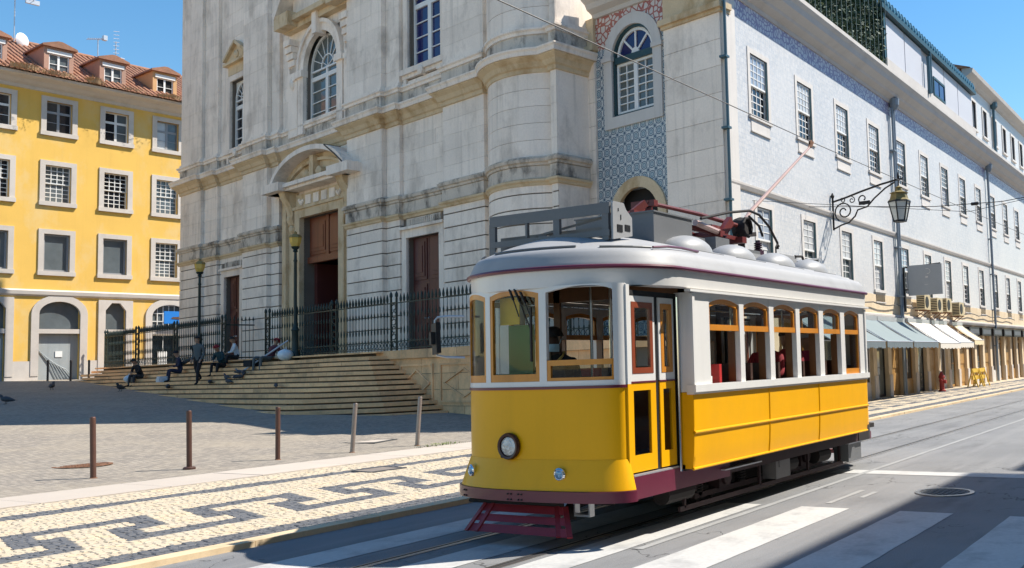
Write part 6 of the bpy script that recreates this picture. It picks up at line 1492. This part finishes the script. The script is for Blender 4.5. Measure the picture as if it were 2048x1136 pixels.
tp(MB().tube([(12.9, -.75, 2.80), (13.3, -.7, 2.74), (13.6, -.55, 2.66)], .016, 6), 'roof_handrail', UND)
# inside
tp(MB().box(7.3, 13.5, -.9, .9, .74, .76).box(7.99, 12.82, -1.15, 1.15, .73, .745), 'interior_floor', M('brown_linoleum', (.10, .055, .035), .6))
for X0 in (8.0, 12.8):
    bk = MB(); bk.box(X0-.015, X0+.015, .38, 1.16, .76, 1.5); bk.box(X0-.015, X0+.015, -1.16, -.38, .76, 1.5); bk.box(X0-.015, X0+.015, -1.16, -1.08, 1.5, 2.5); bk.box(X0-.015, X0+.015, 1.08, 1.16, 1.5, 2.5)
    for s in (-1, 1): bk.box(X0-.015, X0+.015, s*.38, s*.46, .76, 2.5)
    bk.box(X0-.015, X0+.015, -1.16, 1.16, 2.28, 2.55); tp(bk, 'bulkhead', WOODI)
for sd in (-1, 1): tp(MB().box(8.02, 12.79, sd*1.15, sd*1.19, .76, 1.36), 'inner_lining', WOODI)
for k in range(6):
    X0 = 8.55+.72*k
    for sd in (-1, 1):
        seat = MB().box(X0-.2, X0+.2, sd*.42, sd*1.12, 1.02, 1.12); seat.box(X0-.04, X0+.04, sd*.5, sd*.56, .76, 1.02); st = tp(seat, 'seat_cushion', LEATH if k else REDI)
        tp(MB().box(X0+.17, X0+.22, sd*.42, sd*1.12, 1.12, 1.58), 'seat_back', LEATH if k else REDI, st)
for X0 in (8.9, 10.4, 11.9):
    for sd in (-1, 1): tp(MB().tube([(X0, sd*.38, .76), (X0, sd*.38, 2.58)], .016, 7), 'stanchion', CHROME)
for sd in (-1, 1): tp(MB().tube([(8.0, sd*.38, 2.3), (12.8, sd*.38, 2.3)], .014, 7), 'ceiling_rail', CHROME)
for y in (-.42, -.18, .5): tp(MB().tube([(7.78, y, .76), (7.78, y, 2.56)], .016, 7), 'stanchion', CHROME)
tp(MB().box(7.05, 7.35, .12, .62, .76, 1.55), 'control_desk', GREEN); tp(MB().box(7.02, 7.30, -.55, .10, .76, 1.42).box(7.06, 7.2, -.4, -.2, 1.42, 1.62), 'controller', RUBBER); tp(MB().lathe([(.03, 1.42), (.12, 1.5), (.12, 1.56), (.02, 1.58)], 14, (7.2, -.08, 0)), 'control_wheel', BRASS)
tp(MB().box(7.02, 7.03, .10, .34, 2.02, 2.28), 'cab_blind', AMB); tp(MB().box(7.16, 7.19, .06, .36, 1.40, 2.02), 'cab_partition', GREEN); tp(MB().box(7.3, 7.34, -.02, .08, .9, 2.0), 'cab_post', CREAMI)
tp(MB().box(7.55, 7.85, -.2, .2, 1.02, 1.12).lathe([(.04, .76), (.04, 1.02)], 8, (7.7, 0, 0)).box(7.82, 7.87, -.2, .2, 1.12, 1.5), 'driver_stool', RUBBER)
tp(MB().box(8.35, 8.6, -1.1, -.85, 1.36, 1.46).lathe([(.04, 1.46), (.04, 1.62)], 10, (8.42, -1.02, 0)).lathe([(.035, 1.46), (.035, 1.58)], 10, (8.52, -.98, 0)), 'paper_cups', WHITE)

# ------------------------------------------------------------------ people and pigeons
SKIN_D = M('dark_brown_skin', (.075, .038, .024), .5, var=.08); SKIN_M = M('tan_skin', (.36, .20, .13), .5, var=.08)
def cloth(name, c): return M(name, c, .85, var=.15, vs=9, fine=.1)
def person(name, J, mats, loc, rz, label, hair=None, group=None, detail=False):
    """J: joint positions (facing +x). one continuous skinned body; hair is a child"""
    sc = 1.0
    V, Rr, E, mt = [], [], [], []
    def v(p, r): V.append(Vector(p)); Rr.append(r); return len(V)-1
    def e(a, b, m): E.append((a, b)); mt.append(m)
    pel = v(J['pelvis'], .135); sp = v(J['spine'], .125); ch = v(J['chest'], .140); nk = v(J['neck'], .055)
    hd0 = v(Vector(J['neck']).lerp(Vector(J['head']), .45), .066); hd = v(J['head'], .088); ht = v(J['crown'], .062)
    e(pel, sp, 0); e(sp, ch, 0); e(ch, nk, 0); e(nk, hd0, 2); e(hd0, hd, 2); e(hd, ht, 2)
    fdir = (Vector(J['face'])-Vector(J['head'])).normalized()
    if detail:
        ns = v(Vector(J['head'])+fdir*.085-Vector((0, 0, .01)), .014); e(hd, ns, 2)
    for s in ('l', 'r'):
        sh = v(J['sh'+s], .066); el = v(J['el'+s], .048); wr = v(J['wr'+s], .030); pm = v(Vector(J['wr'+s])+(Vector(J['wr'+s])-Vector(J['el'+s])).normalized()*.07, .030)
        e(ch, sh, 0); e(sh, el, 0); e(el, wr, 0); e(wr, pm, 2)
        d = (Vector(J['wr'+s])-Vector(J['el'+s])).normalized(); sd = d.cross(Vector((0, 0, 1))); sd = sd.normalized() if sd.length > .1 else Vector((0, 1, 0)); dn = sd.cross(d)
        for k, (o, L) in enumerate(((-.026, .062), (-.009, .075), (.009, .070), (.026, .055))):
            f1 = v(V[pm]+sd*o+d*.035, .0095); f2 = v(V[f1]+d*L*.55-dn*.02*(1 if dn.z > 0 else -1), .008); e(pm, f1, 2); e(f1, f2, 2)
        t1 = v(V[wr]+sd*.038+d*.05, .010); e(wr, t1, 2)
        hp = v(J['hp'+s], .098); kn = v(J['kn'+s], .062); an = v(J['an'+s], .042); to = v(J['to'+s], .038)
        e(pel, hp, 1); e(hp, kn, 1); e(kn, an, 1); e(an, to, 3)
    me = bpy.data.meshes.new(name); me.from_pydata([tuple(p) for p in V], E, [])
    ob = bpy.data.objects.new(name, me); COL.objects.link(ob)
    md = ob.modifiers.new('skin', 'SKIN'); md.use_smooth_shade = True; md.branch_smoothing = .3
    for i, sv in enumerate(me.skin_vertices[0].data): sv.radius = (Rr[i], Rr[i]); sv.use_root = (i == pel)
    ss = ob.modifiers.new('sub', 'SUBSURF'); ss.levels = 2 if detail else 1; ss.render_levels = ss.levels
    dg = bpy.context.evaluated_depsgraph_get(); me2 = bpy.data.meshes.new_from_object(ob.evaluated_get(dg))
    bpy.data.objects.remove(ob); bpy.data.meshes.remove(me)
    me2.materials.clear()
    for m in mats: me2.materials.append(m)
    for f in me2.polygons:
        c = f.center; best = 1e9; bi = 0
        for (a, b), m in zip(E, mt):
            A_, B_ = V[a], V[b]; d = B_-A_; t = max(0, min(1, (c-A_).dot(d)/max(1e-9, d.length_squared))); q = (c-(A_+d*t)).length - .6*(Rr[a]+(Rr[b]-Rr[a])*t)
            if q < best: best, bi = q, m
        f.material_index = bi; f.use_smooth = True
    o = link(name, me2, None, label, 'person', group); o.location = loc; o.scale = (1.1,)*3 if 'steps' in label or 'standing' in label or 'church' in label else (1, 1, 1); o.rotation_euler = (0, 0, rz)
    if hair:
        H = Vector(J['head']); C = Vector(J['crown']); up = (C-H).normalized(); ctr = H.lerp(C, .28)-fdir*.014
        mb = MB(); rows = []
        x = fdir-up*fdir.dot(up); x = x.normalized(); y = up.cross(x); big = hair.get('size', 1.0)
        for i in range(8):
            t = R(2+84*i/7) if i < 7 else R(89)
            ring = []
            for j in range(18):
                a = 2*math.pi*j/18; cut = 0.034*max(0, math.cos(a)) if i == 0 else 0
                rr = .106*big*math.cos(t)*(1+.05*math.sin(7*a+i)); ring.append(ctr+x*math.cos(a)*rr*1.02+y*math.sin(a)*rr*.92+up*(.112*big*math.sin(t)+cut*2.0))
            rows.append(ring)
        mb.ribbon(rows, True); mb.f.append(list(range(len(mb.v)-18, len(mb.v)))); mb.mi.append(0)
        if hair.get('brim'): mb.prism([(p.x, p.y) for p in [ctr+x*.09+y*.07, ctr+x*.17+y*.05, ctr+x*.17-y*.05, ctr+x*.09-y*.07]], ctr.z+.02, ctr.z+.035)
        mb.build(hair['name'], hair['mat'], o, smooth=True)
    return o
def sit(lean=0.0, knee=.42, foot=-.33, spread=.14, arm='knees', turn=0.0):
    s_ = math.sin(R(lean)); c_ = math.cos(R(lean))
    def up(h, y=0, f=0): return (h*s_+f, y, .11+h*c_)
    J = dict(pelvis=(0, 0, .11), spine=up(.2), chest=up(.40), neck=up(.54), head=(up(.66)[0]+.03, 0, up(.66)[2]), crown=(up(.77)[0]+.035, 0, up(.77)[2]))
    J['face'] = (J['head'][0]+.1, .1*math.sin(R(turn)), J['head'][2]-.03)
    for k, q in (('l', 1), ('r', -1)):
        J['sh'+k] = (up(.46)[0], q*.175, up(.46)[2]); J['hp'+k] = (.06, q*.10, .08); J['kn'+k] = (knee, q*spread, .16); J['an'+k] = (knee+.04, q*spread, foot+.08); J['to'+k] = (knee+.20, q*(spread+.02), foot+.04)
        if arm == 'knees': J['el'+k] = (up(.25)[0]+.14, q*.24, up(.22)[2]); J['wr'+k] = (knee-.05, q*.12, .27)
        elif arm == 'back': J['el'+k] = (up(.2)[0]-.16, q*.26, up(.2)[2]-.02); J['wr'+k] = (up(0)[0]-.22, q*.25, .10)
        else: J['el'+k] = (up(.25)[0]+.06, q*.25, up(.2)[2]); J['wr'+k] = (.3, q*.14, up(.18)[2])
    return J
def stand(step=.3):
    J = dict(pelvis=(0, 0, .92), spine=(.01, 0, 1.10), chest=(.03, 0, 1.30), neck=(.05, 0, 1.46), head=(.08, 0, 1.58), crown=(.085, 0, 1.69), face=(.18, 0, 1.55))
    for k, q in (('l', 1), ('r', -1)):
        J['sh'+k] = (.02, q*.18, 1.37); J['el'+k] = (-.03+q*.06, q*.24, 1.10); J['wr'+k] = (.10+q*.08, q*.22, .90); J['hp'+k] = (.0, q*.10, .88)
        J['kn'+k] = (q*step*.5+.05, q*.11, .50); J['an'+k] = (q*step-.06, q*.11, .09 + (.16 if q < 0 else 0)); J['to'+k] = (q*step+.09, q*.12, .04 + (.16 if q < 0 else 0))
    return J
def on_steps(u, k, dv=-.17): return CO + Vector((math.cos(CA)*u - math.sin(CA)*(TV+.35+.335*k+dv), math.sin(CA)*u + math.cos(CA)*(TV+.35+.335*k+dv), LZ-RIS*k))
OUT = CA+R(90)
BLK = cloth('black_cloth', (.012, .012, .016)); NAVY = cloth('navy_cloth', (.012, .016, .045)); GREYC = cloth('grey_cloth', (.10, .11, .11)); CHAR = cloth('charcoal_cloth', (.035, .036, .042)); MAR = cloth('maroon_jacket', (.085, .018, .028)); REDC = cloth('red_cloth', (.28, .02, .03)); DKHAIR = M('black_hair', (.010, .008, .008), .6); SHOE = cloth('black_shoe', (.01, .01, .01)); TEALC = cloth('dark_teal_cloth', (.012, .045, .055)); WHC = cloth('white_cotton', (.62, .63, .66))
G = 'people sitting on the church steps'
person('person', sit(28, .40), [BLK, CHAR, SKIN_M, SHOE], on_steps(30.4, 4), OUT+R(15), 'person in black sitting hunched at the left end of the steps beside a white bag', dict(name='hair', mat=DKHAIR), G)
person('person', sit(15, .42, arm='fwd'), [NAVY, NAVY, SKIN_M, SHOE], on_steps(26.9, 3), OUT+R(-10), 'person in navy sitting on the steps with pale cloth on the knees', dict(name='dark_cap', mat=BLK, size=1.05), G)
person('person', stand(.27), [GREYC, BLK, SKIN_M, SHOE], on_steps(22.6, 6)+Vector((0, 0, .0)), OUT+R(35), 'person in a grey top and black trousers standing with one foot up on the steps', dict(name='hair', mat=DKHAIR))
person('person', sit(25, .38), [TEALC, BLK, SKIN_M, SHOE], on_steps(23.6, 2), OUT+R(20), 'person in dark teal jacket and red cap sitting next to the standing person', dict(name='red_cap', mat=REDC, brim=True, size=1.05), G)
person('person', sit(18, .40), [WHC, BLK, SKIN_M, SHOE], on_steps(24.1, 0, -.3), OUT+R(-15), 'person in a white top sitting in front of the small left church door', dict(name='hair', mat=DKHAIR), G)
person('person', sit(-30, .48, -.45, .16, 'back'), [MAR, GREYC, SKIN_M, SHOE], on_steps(20.35, 1), OUT+R(18), 'person in maroon jacket and red cap leaning back at the top of the steps', dict(name='red_cap', mat=REDC, brim=True, size=1.12), G)
# belongings
def bag(loc, r, mat, label, seed):
    rn = random.Random(seed); mb = MB(); rows = []
    for i in range(9):
        t = math.pi*(i+.3)/9.2; rows.append([(r*math.sin(t)*(1+.12*math.sin(3*a+seed))*math.cos(a), r*.8*math.sin(t)*(1+.1*math.cos(4*a))*math.sin(a), r*.72*(1-math.cos(t))*(1+.05*rn.random())) for a in [2*math.pi*j/14 for j in range(14)]])
    mb.ribbon(rows, True); mb.tube([(0, -.04, r*1.4), (.03, -.02, r*1.75), (.02, .05, r*1.7), (0, .05, r*1.4)], .012, 5)
    o = mb.build('plastic_bag', mat, None, smooth=True, label=label, cat='bag', group='white bags on the steps'); o.location = loc
WB = M('white_plastic_bag', (.66, .72, .76), .35, var=.12, vs=7, bmp=.6, bs=12)
bag(on_steps(19.0, 1), .30, WB, 'round white plastic bag beside the person in maroon', 1)
bag(on_steps(30.7, 5, -.1), .24, WB, 'white bag in front of the person in black at the left end', 2)
o = MB().box(-.22, .22, -.16, .16, 0, .16).box(-.18, .18, -.2, .12, .16, .24).build('folded_cloth', WHC, None, label='pale folded cloth at the knees of the person in navy', cat='cloth'); o.location = on_steps(27.1, 5, -.2); o.rotation_euler = (0, 0, OUT)
pa, pb = on_steps(21.0, 3)+Vector((0, 0, .02)), on_steps(19.5, 0)+Vector((0, 0, .62))
MB().tube([pa, pb], .032, 7).build('pale_pole', M('pale_blue_tube', (.45, .50, .58), .5), None, label='pale blue pole leaning across the person in maroon', cat='pole')
ga, gb = on_steps(26.9, 3)+Vector((0, 0, .42)), on_steps(25.7, 2)+Vector((0, 0, .62))
MB().tube([ga, ga.lerp(gb, .5), gb], [.09, .05, .03], 7).build('dark_case', CHAR, None, label='dark tapered case sticking out behind the person in navy', cat='case')
o = MB().box(-.3, .3, -.2, .2, 0, .25).build('black_bag', BLK, None, label='black bag at the feet of the person in maroon', cat='bag'); o.location = on_steps(20.9, 2); o.rotation_euler = (0, 0, OUT+.3)
# pigeons
PIG = M('dark_grey_feathers', (.045, .047, .055), .6, var=.3, vs=30); PIGP = M('pale_grey_feathers', (.30, .30, .31), .6, var=.3, vs=30)
pig_me = None
def pigeon(loc, rz, label, mat=PIG, head_down=False, s=1.0):
    mb = MB(); hz = .04 if head_down else .13
    mb.tube([(-.19, 0, .085), (-.13, 0, .095), (-.06, 0, .11), (.02, 0, .125), (.07, 0, .13), (.10, 0, .10+hz*.45), (.12, 0, .075+hz), (.15, 0, .085+hz), (.165, 0, .08+hz), (.19, 0, .072+hz)], [.012, .035, .058, .068, .060, .036, .030, .030, .016, .004], 10)
    mb.add([(-.10, -.04, .11), (-.10, .04, .11), (-.24, .035, .075), (-.24, -.035, .075)], [(0, 1, 2, 3)])
    for q in (-1, 1): mb.tube([(.0, q*.025, .08), (.01, q*.03, .0)], .006, 5); mb.tube([(.01, q*.03, .004), (.05, q*.035, .004)], .005, 4)
    for q in (-1, 1): mb.add([(.06, q*.055, .15), (.04, q*.066, .09), (-.14, q*.03, .085), (-.12, q*.03, .12)], [(0, 1, 2, 3)])
    o = mb.build('pigeon', mat, None, smooth=True, label=label, cat='pigeon', group='pigeons around the steps'); o.location = loc; o.rotation_euler = (0, 0, rz); o.scale = (s, s, s)
pigeon((21.6, 43.8, sq_z(43.8)), .8, 'pigeon on the shaded square in front of the plastic-covered shop arch', s=1.5)
pigeon((22.6, 40.6, sq_z(40.6)), 3.6, 'pigeon standing at the left foot of the steps', s=1.5)
pigeon((16.4, 36.0, sq_z(36.0)), 2.2, 'pigeon at the left edge of the shaded square', s=1.4)
pigeon(on_steps(24.6, 7), 4.0, 'pigeon alone on the lower left steps', head_down=True, s=1.3)
pigeon(on_steps(15.4, 7), 1.0, 'pigeon alone on the right half of the steps', head_down=True)
rn = random.Random(8)
for k in range(8): pigeon(on_steps(20.3+rn.uniform(-.7, 1.3), 4+k % 3, rn.uniform(-.25, -.1)), rn.uniform(0, 6), 'dark pigeon in the flock pecking below the person in maroon' if k != 3 else 'pale grey pigeon among the dark flock below the person in maroon', PIG if k != 3 else PIGP, k % 2 == 0, 1.1)
# tram driver and passengers
J = sit(12, .34, -.36, .12, 'fwd'); 
dr = person('person', J, [BLK, CHAR, SKIN_D, SHOE], (7.50, 5.90, 1.10), R(180+6), 'tram driver in black wearing a light blue face mask behind the front window', dict(name='hair', mat=DKHAIR), detail=True)
mb = MB(); Hh = Vector(J['head']); rows = []
for i in range(6):
    z = Hh.z-.105+.075*i/5; rows.append([(Hh.x+(.098+.018*math.sin(math.pi*i/5))*math.cos(a), (.083+.004*math.sin(math.pi*i/5))*math.sin(a), z) for a in [R(-78+156*j/10) for j in range(11)]])
mb.ribbon(rows, False); mb.tube([(Hh.x+.02, .085, Hh.z-.03), (Hh.x-.01, .088, Hh.z+.02)], .003, 4); mb.tube([(Hh.x+.02, -.085, Hh.z-.03), (Hh.x-.01, -.088, Hh.z+.02)], .003, 4)
mb.build('face_mask', M('light_blue_mask', (.42, .62, .72), .8), dr, smooth=True, fix=False)
mb = MB(); nk = Vector(J['neck'])
mb.tube([(nk.x-.03, .07, nk.z+.01), (nk.x+.02, .085, nk.z-.03), (nk.x+.11, .02, nk.z-.13), (nk.x+.12, 0, nk.z-.15), (nk.x+.11, -.02, nk.z-.13), (nk.x+.02, -.085, nk.z-.03), (nk.x-.03, -.07, nk.z+.01)], .014, 6); mb.build('yellow_collar', cloth('mustard_trim', (.45, .30, .08)), dr, smooth=True)
GP = 'passengers in the tram'
person('person', sit(6, .36, -.36), [REDC, CHAR, SKIN_M, SHOE], (10.72, 5.2, 1.10), R(180), 'passenger in red seen through the second tram window', dict(name='hair', mat=DKHAIR), GP)
person('person', sit(4, .36, -.36), [REDC, NAVY, SKIN_M, SHOE], (11.42, 5.25, 1.10), R(180), 'passenger in red seen through the third tram window', dict(name='hair', mat=M('brown_hair', (.05, .025, .012), .6)), GP)
person('person', sit(4, .36, -.36), [cloth('crimson_coat', (.30, .02, .08)), NAVY, SKIN_M, SHOE], (12.2, 5.3, 1.08), R(180), 'passenger in a crimson coat towards the tram rear', dict(name='grey_hair', mat=M('grey_hair', (.4, .4, .42), .6)), GP)
